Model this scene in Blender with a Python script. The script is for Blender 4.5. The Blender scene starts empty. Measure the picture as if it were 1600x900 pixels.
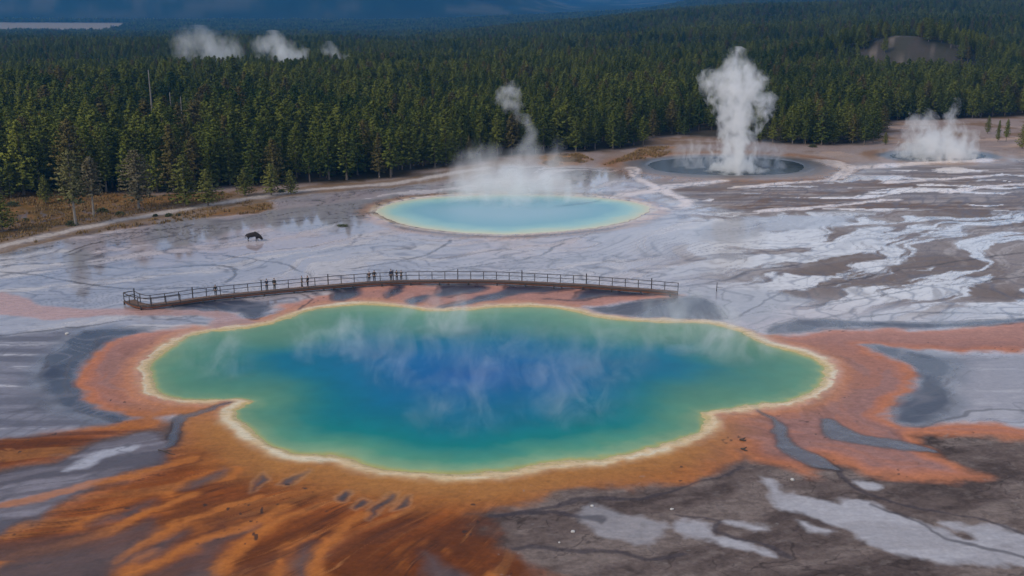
import bpy, bmesh, math, random, time
import numpy as np
from mathutils import Vector, Matrix
T0 = time.time()
random.seed(7); RNG = np.random.default_rng(11)
SC = bpy.context.scene
COL = SC.collection
F, H, YH = 1700.0, 42.0, -20.0                    # focal length (px of a 1600x900 frame), eye height, horizon row
P = math.atan((450 - YH) / F); CP, SP = math.cos(P), math.sin(P)

# ------------------------------------------------------------------ helpers
def ray(px, py):
    u, v = (px - 800) / F, (py - 450) / F
    return u, CP - v * SP, -SP - v * CP
def g(px, py, z=0.0):
    """traced point of the photograph -> point of the ground (metres)"""
    u, dy, dz = ray(px, py)
    t = (H - z) / -dz
    return (u * t, dy * t)
def proj(x, y, z):
    f = y * CP + (H - z) * SP
    d = -y * SP + (H - z) * CP
    return 800 + F * x / f, 450 + F * d / f, f
def gp(pts): return np.array([g(a, b) for a, b in pts], np.float32)
def sstep(a, b, x):
    t = np.clip((x - a) / (b - a), 0, 1)
    return t * t * (3 - 2 * t)
def lin(r, g_, b, k=1.0):
    c = np.array([r, g_, b], np.float64) / 255
    return (np.where(c <= .04045, c / 12.92, ((c + .055) / 1.055) ** 2.4) * k).astype(np.float32)
_TAB = np.random.default_rng(5).random((256, 256)).astype(np.float32)
def vnoise(x, y):
    xf, yf = np.floor(x), np.floor(y)
    fx, fy = (x - xf).astype(np.float32), (y - yf).astype(np.float32)
    xi, yi = xf.astype(np.int64) & 255, yf.astype(np.int64) & 255
    xj, yj = (xi + 1) & 255, (yi + 1) & 255
    fx = fx * fx * (3 - 2 * fx); fy = fy * fy * (3 - 2 * fy)
    a, b, c, d = _TAB[xi, yi], _TAB[xj, yi], _TAB[xi, yj], _TAB[xj, yj]
    return (a + (b - a) * fx) * (1 - fy) + (c + (d - c) * fx) * fy
def fbm(x, y, o=4, seed=0, gain=.5):
    s = 0; a = 1; n = 0
    x = x + seed * 17.31; y = y + seed * 9.77
    for _ in range(o):
        s = s + a * vnoise(x, y); n += a; a *= gain
        x, y = x * 1.93 + y * .52 + 13.1, y * 1.93 - x * .52 + 7.7
    return s / n
def smooth_poly(pts, n=3, closed=True):
    p = np.array(pts, float); m = len(p); out = []
    rng = range(m) if closed else range(m - 1)
    for i in rng:
        if closed: a, b, c, d = p[(i - 1) % m], p[i], p[(i + 1) % m], p[(i + 2) % m]
        else: a, b, c, d = p[max(i - 1, 0)], p[i], p[i + 1], p[min(i + 2, m - 1)]
        for k in range(n):
            t = k / n
            out.append(.5 * ((2 * b) + (c - a) * t + (2 * a - 5 * b + 4 * c - d) * t * t + (3 * b - a - 3 * c + d) * t ** 3))
    if not closed: out.append(p[-1])
    return [tuple(q) for q in out]
def seg_dist(x, y, a, b):
    ab = b - a; L = float(ab @ ab) + 1e-9
    t = np.clip(((x - a[0]) * ab[0] + (y - a[1]) * ab[1]) / L, 0, 1)
    return (x - a[0] - t * ab[0]) ** 2 + (y - a[1] - t * ab[1]) ** 2
def sdf(x, y, poly, margin=6.0):
    """signed distance, positive inside; -margin far away"""
    poly = np.asarray(poly, np.float32)
    out = np.full(x.shape, -margin, np.float32)
    m = (x > poly[:, 0].min() - margin) & (x < poly[:, 0].max() + margin) & (y > poly[:, 1].min() - margin) & (y < poly[:, 1].max() + margin)
    xs, ys = x[m], y[m]
    if not len(xs): return out
    d2 = np.full(xs.shape, 1e12, np.float32); ins = np.zeros(xs.shape, bool)
    n = len(poly)
    for i in range(n):
        a, b = poly[i], poly[(i + 1) % n]
        np.minimum(d2, seg_dist(xs, ys, a, b), out=d2)
        if a[1] != b[1]:
            c = (a[1] > ys) != (b[1] > ys)
            ins ^= c & (xs < (b[0] - a[0]) * (ys - a[1]) / (b[1] - a[1]) + a[0])
    d = np.sqrt(d2)
    out[m] = np.maximum(np.where(ins, d, -d), -margin)
    return out
def ldist(x, y, line, margin=4.0):
    line = np.asarray(line, np.float32)
    out = np.full(x.shape, margin, np.float32)
    m = (x > line[:, 0].min() - margin) & (x < line[:, 0].max() + margin) & (y > line[:, 1].min() - margin) & (y < line[:, 1].max() + margin)
    xs, ys = x[m], y[m]
    if not len(xs): return out
    d2 = np.full(xs.shape, 1e12, np.float32)
    for i in range(len(line) - 1): np.minimum(d2, seg_dist(xs, ys, line[i], line[i + 1]), out=d2)
    out[m] = np.minimum(np.sqrt(d2), margin)
    return out

def tag(o, label=None, cat=None, group=None, kind=None):
    if label: o['label'] = label
    if cat: o['category'] = cat
    if group: o['group'] = group
    if kind: o['kind'] = kind
    return o
def link(name, me, mat=None, parent=None, loc=None):
    o = bpy.data.objects.new(name, me); COL.objects.link(o)
    if mat is not None and me is not None and not me.materials: me.materials.append(mat)
    if parent: o.parent = parent
    if loc is not None: o.location = loc
    return o
def empty(name, loc=(0, 0, 0), rz=0):
    o = bpy.data.objects.new(name, None); COL.objects.link(o)
    o.location = loc; o.rotation_euler[2] = rz; o.empty_display_size = .5
    return o
def pymesh(name, v, f, smooth=False):
    me = bpy.data.meshes.new(name); me.from_pydata([tuple(map(float, q)) for q in v], [], f); me.update()
    if smooth: me.polygons.foreach_set('use_smooth', [True] * len(me.polygons))
    return me
def npmesh(name, V, Q, smooth=True):
    me = bpy.data.meshes.new(name); nq, k = Q.shape
    me.vertices.add(len(V)); me.vertices.foreach_set('co', V.astype(np.float32).ravel())
    me.loops.add(nq * k); me.loops.foreach_set('vertex_index', Q.astype(np.int32).ravel())
    me.polygons.add(nq); me.polygons.foreach_set('loop_start', np.arange(0, nq * k, k, dtype=np.int32))
    me.update(calc_edges=True)
    me.polygons.foreach_set('use_smooth', np.full(nq, smooth))
    return me
def attr(me, name, data, typ='FLOAT'):
    a = me.attributes.new(name, typ, 'POINT')
    if typ == 'FLOAT_COLOR':
        c = np.ones((len(data), 4), np.float32); c[:, :3] = data
        a.data.foreach_set('color', c.ravel())
    else: a.data.foreach_set('value', np.asarray(data, np.float32 if typ == 'FLOAT' else np.int32).ravel())

# ------------------------------------------------------------------ node helpers
class NT:
    def __init__(s, mat):
        mat.use_nodes = True; s.t = mat.node_tree; s.t.nodes.clear()
        s.out = s.t.nodes.new('ShaderNodeOutputMaterial')
    def n(s, typ, **kw):
        nd = s.t.nodes.new(typ)
        for k, v in kw.items():
            if k.startswith('i_'):
                key = k[2:]; key = int(key) if key.isdigit() else key.replace('_', ' ')
                if hasattr(v, 'node'): s.t.links.new(v, nd.inputs[key])
                else: nd.inputs[key].default_value = v
            else: setattr(nd, k, v)
        return nd
    def L(s, a, b): s.t.links.new(a, b)
    def m(s, op, a, b=None, c=None, clamp=False):
        nd = s.t.nodes.new('ShaderNodeMath'); nd.operation = op; nd.use_clamp = clamp
        for i, v in enumerate((a, b, c)):
            if v is None: continue
            if hasattr(v, 'node'): s.t.links.new(v, nd.inputs[i])
            else: nd.inputs[i].default_value = v
        return nd.outputs[0]
    def noise(s, vec, scale, detail=3, rough=.5, color=False, dist=0):
        nd = s.n('ShaderNodeTexNoise'); nd.inputs['Scale'].default_value = scale
        nd.inputs['Detail'].default_value = detail; nd.inputs['Roughness'].default_value = rough
        nd.inputs['Distortion'].default_value = dist
        if vec is not None: s.L(vec, nd.inputs['Vector'])
        return nd.outputs['Color' if color else 'Fac']
    def scalevec(s, vec, sx, sy, sz):
        nd = s.n('ShaderNodeMapping'); nd.inputs['Scale'].default_value = (sx, sy, sz)
        s.L(vec, nd.inputs['Vector']); return nd.outputs[0]
    def mixc(s, fac, a, b, blend='MIX'):
        nd = s.n('ShaderNodeMix', data_type='RGBA', blend_type=blend)
        for key, v in ((0, fac), (6, a), (7, b)):
            if hasattr(v, 'node'): s.L(v, nd.inputs[key])
            else: nd.inputs[key].default_value = v if key == 0 else (*v[:3], 1)
        return nd.outputs[2]
def mat_simple(name, col, rough=.7, var=.35, scale=3.0, bump=0.0):
    m = bpy.data.materials.new(name); t = NT(m)
    tc = t.n('ShaderNodeTexCoord').outputs['Object']
    nz = t.noise(tc, scale, 4, .6)
    c = t.mixc(nz, [q * (1 - var) for q in col], [min(1, q * (1 + var)) for q in col])
    b = t.n('ShaderNodeBsdfPrincipled', i_Roughness=rough); t.L(c, b.inputs['Base Color'])
    if bump:
        bm_ = t.n('ShaderNodeBump', i_Strength=bump, i_Height=nz); t.L(bm_.outputs[0], b.inputs['Normal'])
    t.L(b.outputs[0], t.out.inputs[0]); return m

# ------------------------------------------------------------------ traced shapes (photo pixels)
POOL = [(227,582),(231,567),(242,557),(262,541),(290,526),(330,516),(380,512),(420,505),(450,495),(490,483),(540,476),(590,475),(640,480),(690,485),(740,482),(790,478),(850,479),(900,486),(940,495),(990,500),(1066,503),(1116,506),(1159,518),(1199,537),(1239,547),(1279,560),(1296,578),(1290,597),(1273,615),(1233,629),(1176,636),(1149,641),(1104,647),(1109,661),(1096,676),(1066,690),(1000,709),(933,720),(866,726),(833,733),(786,741),(700,743),(633,740),(566,731),(533,717),(483,714),(433,704),(407,689),(369,661),(362,647),(372,636),(392,628),(367,625),(300,628),(253,621),(233,607)]
MIDPOOL = [(592,332),(605,321),(640,312),(700,306),(780,303),(860,304),(930,308),(985,315),(1012,325),(1000,337),(975,347),(930,356),(870,363),(800,367),(730,365),(665,358),(620,347)]
GEYSER = [(1008,258),(1030,250),(1090,246),(1180,246),(1240,252),(1262,262),(1235,271),(1160,274),(1080,272),(1030,267)]
FARPOOL = [(1385,243),(1410,238),(1470,236),(1520,238),(1545,244),(1520,250),(1460,252),(1405,249)]
# wide orange apron around the big pool with all its arms
ORANGE = [(0,687),(67,677),(133,667),(200,657),(200,651),(167,643),(140,627),(120,607),(117,583),(133,557),(160,540),(190,527),(240,515),(330,505),(390,498),(430,488),(440,475),(470,470),(500,460),(560,450),(640,444),(800,446),(900,450),(960,452),(1058,459),(1059,463),(1000,470),(940,477),(915,485),(945,492),(1000,497),(1070,499),(1130,506),(1176,520),(1233,522),(1299,514),(1399,514),(1499,512),(1640,500),(1640,549),(1499,549),(1433,546),(1349,541),(1383,553),(1419,570),(1434,593),(1426,613),(1406,630),(1393,647),(1399,660),(1433,665),(1499,662),(1640,668),(1640,690),(1499,684),(1433,684),(1466,708),(1499,727),(1543,746),(1433,753),(1399,748),(1356,744),(1333,731),(1283,718),(1290,727),(1266,730),(1279,747),(1246,744),(1226,728),(1179,721),(1156,702),(1159,714),(1133,731),(1099,747),(1066,755),(1000,762),(933,765),(866,772),(833,780),(800,793),(750,804),(767,827),(783,850),(816,867),(850,898),(900,950),(300,1000),(-60,900),(-60,850),(0,830),(33,817),(67,803),(100,787),(150,760),(200,740),(257,720),(262,700),(280,687),(287,667),(300,648),(277,647),(260,657),(247,670),(200,680),(150,693),(100,710),(50,727),(0,737),(-60,750),(-60,695)]
PINKARM = [(-40,462),(10,455),(60,476),(133,482),(213,481),(300,483),(350,487),(373,496),(400,505),(330,513),(327,500),(300,493),(233,493),(167,494),(83,500),(20,495),(-40,488)]
CRESC = [  # blue-grey shallow run-off water
 [(213,516),(127,517),(93,547),(67,570),(63,597),(77,620),(110,640),(150,652),(183,657),(201,651),(167,643),(140,627),(121,607),(118,583),(133,557),(160,540),(190,527)],
 [(1349,540),(1383,553),(1419,570),(1434,593),(1426,613),(1406,630),(1393,647),(1399,660),(1433,665),(1450,655),(1470,642),(1486,625),(1480,600),(1492,575),(1470,560),(1433,551),(1390,543)],
 [(510,449),(562,449),(565,456),(551,467),(522,470),(519,462)],
 [(257,477),(324,471),(381,468),(427,477),(418,486),(407,499),(387,497),(375,490),(338,485),(295,482)],
 [(613,446),(630,446),(628,455),(609,464),(599,465)],
 [(693,444),(756,446),(753,455),(714,461),(684,465),(675,461),(684,450)],
 [(795,446),(891,450),(885,455),(840,458),(795,464),(744,475),(690,482),(690,478),(744,464),(780,455)],
 [(915,452),(975,452),(1020,461),(930,464),(888,469),(894,464)],
 [(918,483),(990,472),(1062,463),(1110,470),(1140,500),(1066,499),(990,496),(945,492)],
 [(1190,519),(1240,497),(1340,503),(1500,503),(1600,495),(1640,500),(1500,511),(1399,513),(1299,513),(1233,521)],
 [(633,468),(660,461),(672,464),(650,474),(634,475)],
]
DARKCH = [  # dark channels crossing the apron
 [(377,630),(333,637),(296,645),(278,656),(270,672),(260,690),(230,700),(262,700),(279,686),(285,668),(300,652),(335,641)],
 [(1174,634),(1199,651),(1214,664),(1213,697),(1239,713),(1270,730),(1310,735),(1283,717),(1246,700),(1230,690),(1230,668),(1205,651)],
 [(1279,655),(1300,658),(1320,672),(1366,684),(1440,697),(1466,708),(1399,700),(1340,692),(1299,686),(1284,674)],
]
GREYLEFT = [(-60,758),(0,742),(50,731),(100,714),(150,697),(200,684),(247,675),(262,694),(255,716),(200,737),(150,757),(100,784),(67,800),(33,814),(-60,845)]
WEDGES = [
 [(407,818),(367,842),(338,868),(328,890),(320,930),(210,930),(245,890),(283,873),(320,850),(360,832)],
 [(303,828),(283,828),(233,853),(185,882),(222,879),(272,856)],
 [(250,811),(200,824),(150,843),(100,860),(0,884),(-60,900),(-60,960),(150,930),(185,885),(235,842)],
 [(240,780),(190,798),(140,822),(190,811),(235,793)],
 [(345,728),(328,743),(285,766),(320,757),(343,742)],
 [(417,738),(420,748),(408,758),(393,768),(405,752)],
 [(477,732),(474,744),(458,756),(442,757),(460,744)],
 [(538,768),(546,776),(538,784),(530,782)],
 [(571,781),(576,786),(560,797),(555,791)],
 [(606,770),(614,775),(600,792),(578,812),(590,790)],
 [(640,778),(632,790),(618,798),(624,784)],
 [(655,862),(680,872),(700,885),(740,900),(690,930),(650,930)],
 [(486,845),(476,870),(480,930),(455,930),(462,870)],
]
MEADOW = [(-120,300),(100,300),(240,305),(345,300),(430,316),(426,328),(395,334),(330,340),(200,357),(100,372),(0,392),(-120,415)]
GRASS2 = [(850,243),(905,240),(930,250),(900,258),(860,262),(845,255)]
GRASS3 = [(1000,230),(1060,228),(1040,244),(980,252),(930,262),(985,240)]
PATH = [(-120,412),(0,386),(100,362),(200,342),(300,325),(380,312),(450,301),(540,292),(620,286),(700,272),(760,262)]
FOREST = [(-700,316),(0,316),(100,312),(200,306),(300,301),(350,294),(395,292),(470,288),(560,285),(610,279),(650,270),(700,262),(760,250),(800,244),(870,240),(930,238),(985,233),(1008,228),(1012,215),(1060,212),(1110,214),(1180,222),(1215,226),(1300,228),(1365,227),(1382,205),(1400,186),(1480,183),(1600,178),(2300,170)]
WHITES = [  # pale silica patches on the near grey flat
 [(1184,744),(1196,750),(1240,772),(1300,779),(1350,783),(1400,806),(1440,817),(1500,840),(1600,862),(1680,890),(1680,910),(1600,890),(1500,880),(1430,873),(1370,853),(1320,833),(1280,812),(1220,800),(1200,780)],
 [(1338,752),(1370,755),(1385,763),(1350,762)],
 [(1455,817),(1500,822),(1600,830),(1660,838),(1660,870),(1560,852),(1500,838)],
 [(1060,806),(1100,810),(1125,826),(1130,838),(1160,845),(1210,862),(1222,870),(1150,856),(1100,842),(1064,828)],
 [(1126,815),(1180,820),(1204,832),(1160,828)],
 [(1245,815),(1285,825),(1317,838),(1280,834)],
 [(92,733),(120,718),(170,704),(225,697),(205,707),(150,722),(105,733)],
 [(905,790),(960,800),(1010,806),(1050,820),(1010,850),(940,840),(910,815)],
]

# ------------------------------------------------------------------ terrain
def on_slope(px, py, lift):
    u, dy, dz = ray(px, py)
    for t in np.arange(300.0, 1600.0, 3.0):
        if H + dz * t < float(base_terrain(np.array([u * t]), np.array([dy * t]))[0]) + lift: return (u * t, dy * t)
def base_terrain(x, y):
    d = np.maximum(y, 1.0); s = x / d
    left = sstep(.22, -.12, s)
    z = np.maximum(-77 * np.clip((d - 560) / 2420, 0, 2), -56) * left - 25 * sstep(1500, 2600, d) * (1 - left)
    z = z + 13 * sstep(520, 1100, d) * sstep(.04, .40, s) + 3 * sstep(700, 1300, d) * (1 - left)
    z = z + (fbm(x / 260, y / 95, 3, 3) - .5) * 20 * sstep(260, 700, d) * (1 - .75 * sstep(900, 2200, d))
    m = fbm(x / 1500, y / 1500, 5, 8); rid = 1 - np.abs(2 * fbm(x / 1100, y / 1300, 5, 21) - 1)
    z = z + sstep(3250, 4700, d) * sstep(.06, -.12, s) * (120 + 520 * m + 260 * rid)
    z = z + sstep(5200, 7600, d) * (200 + 640 * m)
    z = z + sstep(2100, 3300, d) * sstep(.10, .30, s) * (60 + 60 * m)
    return z.astype(np.float32)
CLEAR = on_slope(1440, 96, 6)
print('clearing', CLEAR)
def terrain(x, y):
    return (base_terrain(x, y) + 15 * np.exp(-((x - CLEAR[0]) / 46) ** 2 - ((y - CLEAR[1] - 24) / 30) ** 2)).astype(np.float32)

# rows and columns of the ground sheet
def row_y(py): return g(800, py)[1]
rows = list(np.arange(-160, row_y(1015) - 3, 9.0)) + [row_y(p) for p in np.arange(1015, 165, -1.25)]
d = rows[-1]
while d < 10500: d *= 1.022; rows.append(d)
rows = np.array(rows, np.float32)
cs = np.arange(-.60, .6001, .00098)
side = .6 + np.cumsum(.03 * 1.22 ** np.arange(16))
cols = np.concatenate([-side[::-1], cs, side]).astype(np.float32)
X = cols[None, :] * np.maximum(rows, 60)[:, None]
Y = np.repeat(rows[:, None], len(cols), 1)
NR, NC = X.shape
X = X.ravel(); Y = Y.ravel()
Z = terrain(X, Y)
near = Y < 420
N = len(X)
quads = (np.arange(NR - 1)[:, None] * NC + np.arange(NC - 1)[None, :]).ravel()
QU = np.stack([quads, quads + 1, quads + NC + 1, quads + NC], 1)

xn, yn = X[near], Y[near]
# organic wobble of every traced edge
wx = (fbm(xn / 3.1, yn / 3.1, 4, 1) - .5) * 2.2; wy = (fbm(xn / 3.1, yn / 3.1, 4, 2) - .5) * 2.2
xw, yw = xn + wx, yn + wy
wob = (fbm(xn / .9, yn / .9, 3, 9) - .5) * .9
xs_, ys_ = xn + wx * .42 + wob, yn + wy * .42 - wob * .7
n1 = fbm(xn / 9, yn / 9, 5, 4); n2 = fbm(xn / 1.6, yn / 1.6, 4, 5); n3 = fbm(xn / 28, yn / 28, 4, 6)
n4 = fbm(xn / .6, yn / .6, 3, 7)
def mixto(C, col, m):
    C += (np.asarray(col, np.float32) - C) * m[:, None]
def fmix(R, v, m): R += (v - R) * m

# --- base flats: wet silica
ang = math.radians(38)
fl = xn * math.cos(ang) + yn * math.sin(ang); ac = -xn * math.sin(ang) + yn * math.cos(ang)
ac_w = ac + (n3 - .5) * 26 + (n1 - .5) * 8
streak = fbm(fl / 26, ac_w / 3.2, 5, 12)
streak2 = fbm(fl / 40 + 5, ac_w / 8, 4, 14)
C = np.empty((len(xn), 3), np.float32); C[:] = lin(170, 167, 176)
R = np.full(len(xn), .10, np.float32)
mixto(C, lin(204, 199, 202), sstep(.52, .70, streak) * .8)
mixto(C, lin(150, 149, 160), sstep(.46, .30, streak) * .75)
mixto(C, lin(186, 168, 170), sstep(.52, .72, n3) * .6)
fmix(R, .32, sstep(.54, .66, streak)); fmix(R, .05, sstep(.46, .34, streak))
# right-hand flats: brown silt islands between sheets of water, sky reflection painted in pale
rflat = sdf(xn, yn, gp([(1040,300),(1120,270),(1250,262),(1640,240),(1800,300),(1800,500),(1640,495),(1330,470),(1180,460),(1080,400)]), 25)
rf = sstep(-12, 14, rflat + (n3 - .5) * 20)
silt = fbm(fl / 17 + 31, ac_w / 3.6, 6, 18, .58)
hgt_ = sstep(g(800, 420)[1], g(800, 345)[1], yn)                        # nearer the shelf the sheets of water close up
thr = .505 + .065 * hgt_ - .05 * sstep(60, 85, xn)
sm = sstep(thr - .035, thr + .05, silt)
mixto(C, lin(212, 209, 211), rf * (1 - sm) * .88); fmix(R, .07 + .06 * n1, rf * (1 - sm))
mixto(C, lin(132, 119, 116), rf * sm * .85); mixto(C, lin(176, 168, 168), rf * sm * sstep(.5, .62, fbm(fl / 15, ac_w / 1.2, 5, 17)) * .7); mixto(C, lin(104, 84, 70), rf * sm * sstep(.55, .68, n3) * .6); fmix(R, .5, rf * sm)
edge = np.exp(-((silt - thr) / .014) ** 2) * rf
mixto(C, lin(92, 84, 86), edge * .55)
vein = fbm((fl + n1 * 12) / 13, (ac_w + n1 * 5) / 6, 4, 19, .5)
mixto(C, lin(118, 104, 98), np.exp(-((vein - .5) / .022) ** 2) * rf * sstep(.42, .58, n3 + .1 * hgt_) * .8)
vein2 = fbm(fl / 34, ac_w / 2.1, 5, 20, .55)
mixto(C, lin(124, 116, 120), np.exp(-((vein2 - .48) / .018) ** 2) * rf * .55)
# far right brown shelf
shelf = sdf(xn, yn, gp([(1010,285),(1100,282),(1280,275),(1400,255),(1700,250),(1800,318),(1640,326),(1480,332),(1330,334),(1200,335),(1120,322),(1050,305)]), 25)
shf = sstep(-5, 6, shelf + (n1 - .5) * 14)
hs = fbm(xn / 30, (yn + n3 * 30) / 7, 5, 23)
mixto(C, lin(126, 110, 106), shf * .9); fmix(R, .5, shf)
mixto(C, lin(112, 80, 56), shf * sstep(.52, .62, hs) * .8)
mixto(C, lin(150, 146, 152), shf * sstep(.48, .36, hs) * .8)
hs2 = fbm((xn + n3 * 30) / 20, (yn + n1 * 4) / 1.5, 5, 24, .55)
mixto(C, lin(92, 80, 76), shf * sstep(.52, .42, hs2) * .55); mixto(C, lin(176, 164, 160), shf * sstep(.56, .68, hs2) * .6)
sp = sstep(.62, .66, fbm(xn / 14 + 9, (yn + n1 * 9) / 3.5, 4, 27)) * shf
mixto(C, lin(240, 226, 220), sp * .9); fmix(R, .15, sp)
# land behind the flats: tan ground near the trees
back = sdf(xn, yn, gp([(-300,300),(0,330),(300,318),(450,300),(560,296),(640,288),(700,280),(800,262),(900,262),(990,262),(1010,262),(1270,262),(1380,255),(1640,250),(2300,240),(2300,120),(-300,120)]), 30)
bk = sstep(-5, 5, back + (n1 - .5) * 10)
mixto(C, lin(146, 126, 118), bk * .9); fmix(R, .75, bk)
mixto(C, lin(122, 92, 62), bk * sstep(.5, .62, n1) * .8)
mixto(C, lin(190, 160, 140), bk * sstep(.56, .66, hs) * .6 * sstep(25, 60, xn))
# forest floor
fp = gp(FOREST); fp = np.concatenate([fp, np.array([[3000, 900], [3000, 12000], [-3000, 12000], [-3000, 900]], np.float32)])
fs = sdf(xn, yn, fp, 30)
ff = sstep(-3, 4, fs + (n1 - .5) * 8)
mixto(C, lin(44, 42, 30), ff * .92); fmix(R, .95, ff)
# meadows of dry grass
for poly, c in ((MEADOW, (122, 90, 48)), (GRASS2, (160, 112, 52)), (GRASS3, (150, 108, 62))):
    m = sstep(-1.5, 1.5, sdf(xw, yw, gp(poly), 8))
    mixto(C, lin(*c), m * .95); fmix(R, .95, m)
    mixto(C, lin(c[0] * .72, c[1] * .78, c[2] * .7), m * sstep(.45, .62, n1) * .8)
    mixto(C, lin(c[0] * 1.18, c[1] * 1.12, c[2] * 1.2), m * sstep(.55, .7, n2) * .6)
# dusty path with a bare verge on both sides
pd = ldist(xw, yw, gp(smooth_poly(PATH, 4, False)), 12)
mixto(C, lin(150, 138, 134), sstep(7.5, 2.5, pd + (n1 - .5) * 5) * .75 * sstep(-60, -40, -np.abs(xn + 60)) ); fmix(R, .9, sstep(6, 2, pd))
mixto(C, lin(120, 92, 56), np.exp(-((pd - 3.3) / 1.2) ** 2) * .7)
mixto(C, lin(186, 176, 172), sstep(1.5, .9, pd) * .9)
# shallow water in front of the trees: mirror-smooth, reflects them
for poly in ([(225,372),(245,345),(300,338),(360,345),(420,330),(520,318),(620,305),(640,318),(590,335),(520,352),(455,362),(400,350),(350,366),(300,382),(250,392)],
             [(100,400),(135,385),(150,400),(130,420),(105,415)], [(1085,355),(1160,338),(1330,338),(1320,352),(1200,362),(1150,380),(1090,375)],
             [(1068,460),(1100,450),(1200,452),(1260,470),(1180,505),(1100,505)]):
    m = sstep(-1.5, 1.5, sdf(xw, yw, gp(poly), 8) + (n2 - .5) * 2)
    mixto(C, lin(150, 150, 158), m * .75); fmix(R, .05, m)
# near flats
fore = sdf(xn, yn, gp([(640,760),(800,760),(1000,745),(1150,690),(1300,640),(1420,672),(1640,676),(2300,676),(2300,1400),(640,1400)]), 12)
fo = sstep(-1.5, 1.5, fore + (n2 - .5) * 1.5)
fn = fbm((xn + n1 * 6) / 7, (yn - xn * .35 + n3 * 9) / 2.6, 5, 33, .55)
mixto(C, lin(106, 93, 90), fo); fmix(R, .85, fo)
low = sstep(-1.5, 1.5, sdf(xn, yn, gp([(-500,688),(0,690),(200,660),(400,650),(660,760),(660,1400),(-700,1400)]), 12))
mixto(C, lin(98, 84, 82), low); fmix(R, .8, low)
mixto(C, lin(66, 56, 55), fo * sstep(.5, .36, fn) * .6)
mixto(C, lin(130, 117, 113), fo * sstep(.52, .66, fn) * .75)
crk = np.minimum(np.abs(fbm((xn + wx) / 4.2, (yn + wy) / 3.6, 4, 35) - .5), np.abs(fbm((xn - wy) / 9, (yn + wx) / 6, 4, 36) - .5) * 1.2)
mixto(C, lin(44, 38, 38), fo * sstep(.011, .003, crk) * .5 * sstep(.38, .55, n1))
gr = fbm(xn / .9, yn / .7, 3, 37); mixto(C, lin(56, 48, 47), fo * sstep(.52, .68, gr) * .25); mixto(C, lin(146, 136, 132), fo * sstep(.36, .24, gr) * .2)
for i, poly in enumerate(WHITES):
    dd = sdf(xw, yw, gp(smooth_poly(poly, 2)), 6)
    m = sstep(-.5, .45, dd + (n2 - .5) * 1.6 - .1)
    k = .45 if i == 7 else .9
    mixto(C, lin(178, 176, 184), m * k); fmix(R, .4, m)
    mixto(C, lin(150, 146, 152), m * k * sstep(.5, .62, fn) * .6)
lg = sdf(xn, yn, gp([(-400,520),(0,522),(125,512),(95,540),(60,575),(60,605),(100,640),(185,662),(0,688),(-400,700)]), 10)
m = sstep(-1, 2, lg + (n2 - .5) * 2)
lgn = fbm((xn + n1 * 5) / 12, yn / 1.5, 5, 41)
mixto(C, lin(128, 126, 138), m); fmix(R, .35, m)
mixto(C, lin(96, 94, 106), m * sstep(.52, .4, lgn) * .85); mixto(C, lin(198, 196, 204), m * sstep(.62, .72, lgn) * .8)
rg = sdf(xn, yn, gp([(1440,555),(1500,552),(2200,552),(2200,665),(1500,660),(1440,662),(1485,630),(1482,600),(1492,575)]), 10)
m = sstep(-1, 2, rg + (n2 - .5) * 2)
mixto(C, lin(140, 136, 146), m * .9); mixto(C, lin(172, 168, 176), m * sstep(.54, .66, lgn) * .7); mixto(C, lin(112, 110, 122), m * sstep(.5, .4, streak) * .6)
fmix(R, .3, m)

# --- the big pool: distance to its shore drives every ring
pool_w = gp(smooth_poly(POOL, 3))
SD = sdf(xs_, ys_, pool_w, 60)
for poly in CRESC[:2]:
    mixto(C, lin(96, 100, 114), sstep(-3.2, -.4, sdf(xw, yw, gp(smooth_poly(poly, 2)), 6)) * .8)
# orange apron
st2_ = fbm(xn / 2.4, yn / 1.1, 3, 58)
ow = gp(smooth_poly(ORANGE, 2))
OD = sdf(xw, yw, ow, 30)
om = sstep(-1.0, 1.3, OD + (n2 - .5) * .9 + (st2_ - .5) * 1.6)
# flow field: streaks run outward from the shore, bent to the left near the camera
qx, qy = g(820, 590)
th = np.arctan2(xn - qx, -(yn - qy)); rr = np.hypot(xn - qx, yn - qy)
thw = th + (n3 - .5) * .20 + .009 * rr + (n1 - .5) * .03
st = fbm(thw * 8, rr / 34, 4, 51, .45); st2 = fbm(thw * 34, rr / 18, 4, 53, .55); st3 = fbm(thw * 90, rr / 4, 3, 57, .6)
south = sstep(6, 17, -(yn - qy)) * sstep(26, 12, xn - qx)                       # the wide fan towards the camera
side_ = 1 - south
north = sstep(6, 18, (yn - qy))
CO = np.empty((len(xn), 3), np.float32); CO[:] = lin(204, 132, 108)
mixto(CO, lin(206, 148, 132), north)                     # pinker mats on the far side
mixto(CO, lin(172, 92, 30), south)
band = fbm((OD + (n1 - .5) * 3) / 1.7, fl / 16 + th * 3, 4, 52, .5)
mixto(CO, lin(212, 152, 116), side_ * sstep(4.0, 1.0, -SD) * .8)
mixto(CO, lin(162, 122, 116), side_ * (1 - north * .5) * sstep(1.6, 3.4, -SD + (n1 - .5)) * sstep(.8, 2.8, OD + (n1 - .5)) * .85)   # mauve band
mixto(CO, lin(200, 124, 80), sstep(2.6, .4, OD) * (1 - north) * .8)         # vivid outer edge
mixto(CO, lin(122, 74, 58), side_ * (1 - north) * sstep(.48, .36, band) * .3 * sstep(.6, 1.6, OD))
mixto(CO, lin(200, 120, 78), side_ * (1 - north) * sstep(.54, .66, band) * .3)
amp_ = south * sstep(3.5, 9, -SD)
mixto(CO, lin(204, 122, 44), amp_ * sstep(.50, .62, st) * .8)
mixto(CO, lin(106, 54, 16), amp_ * sstep(.49, .36, st) * .85)
mixto(CO, lin(92, 52, 30), amp_ * sstep(.47, .34, st2) * .6 * sstep(.3, .55, n1))
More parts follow.
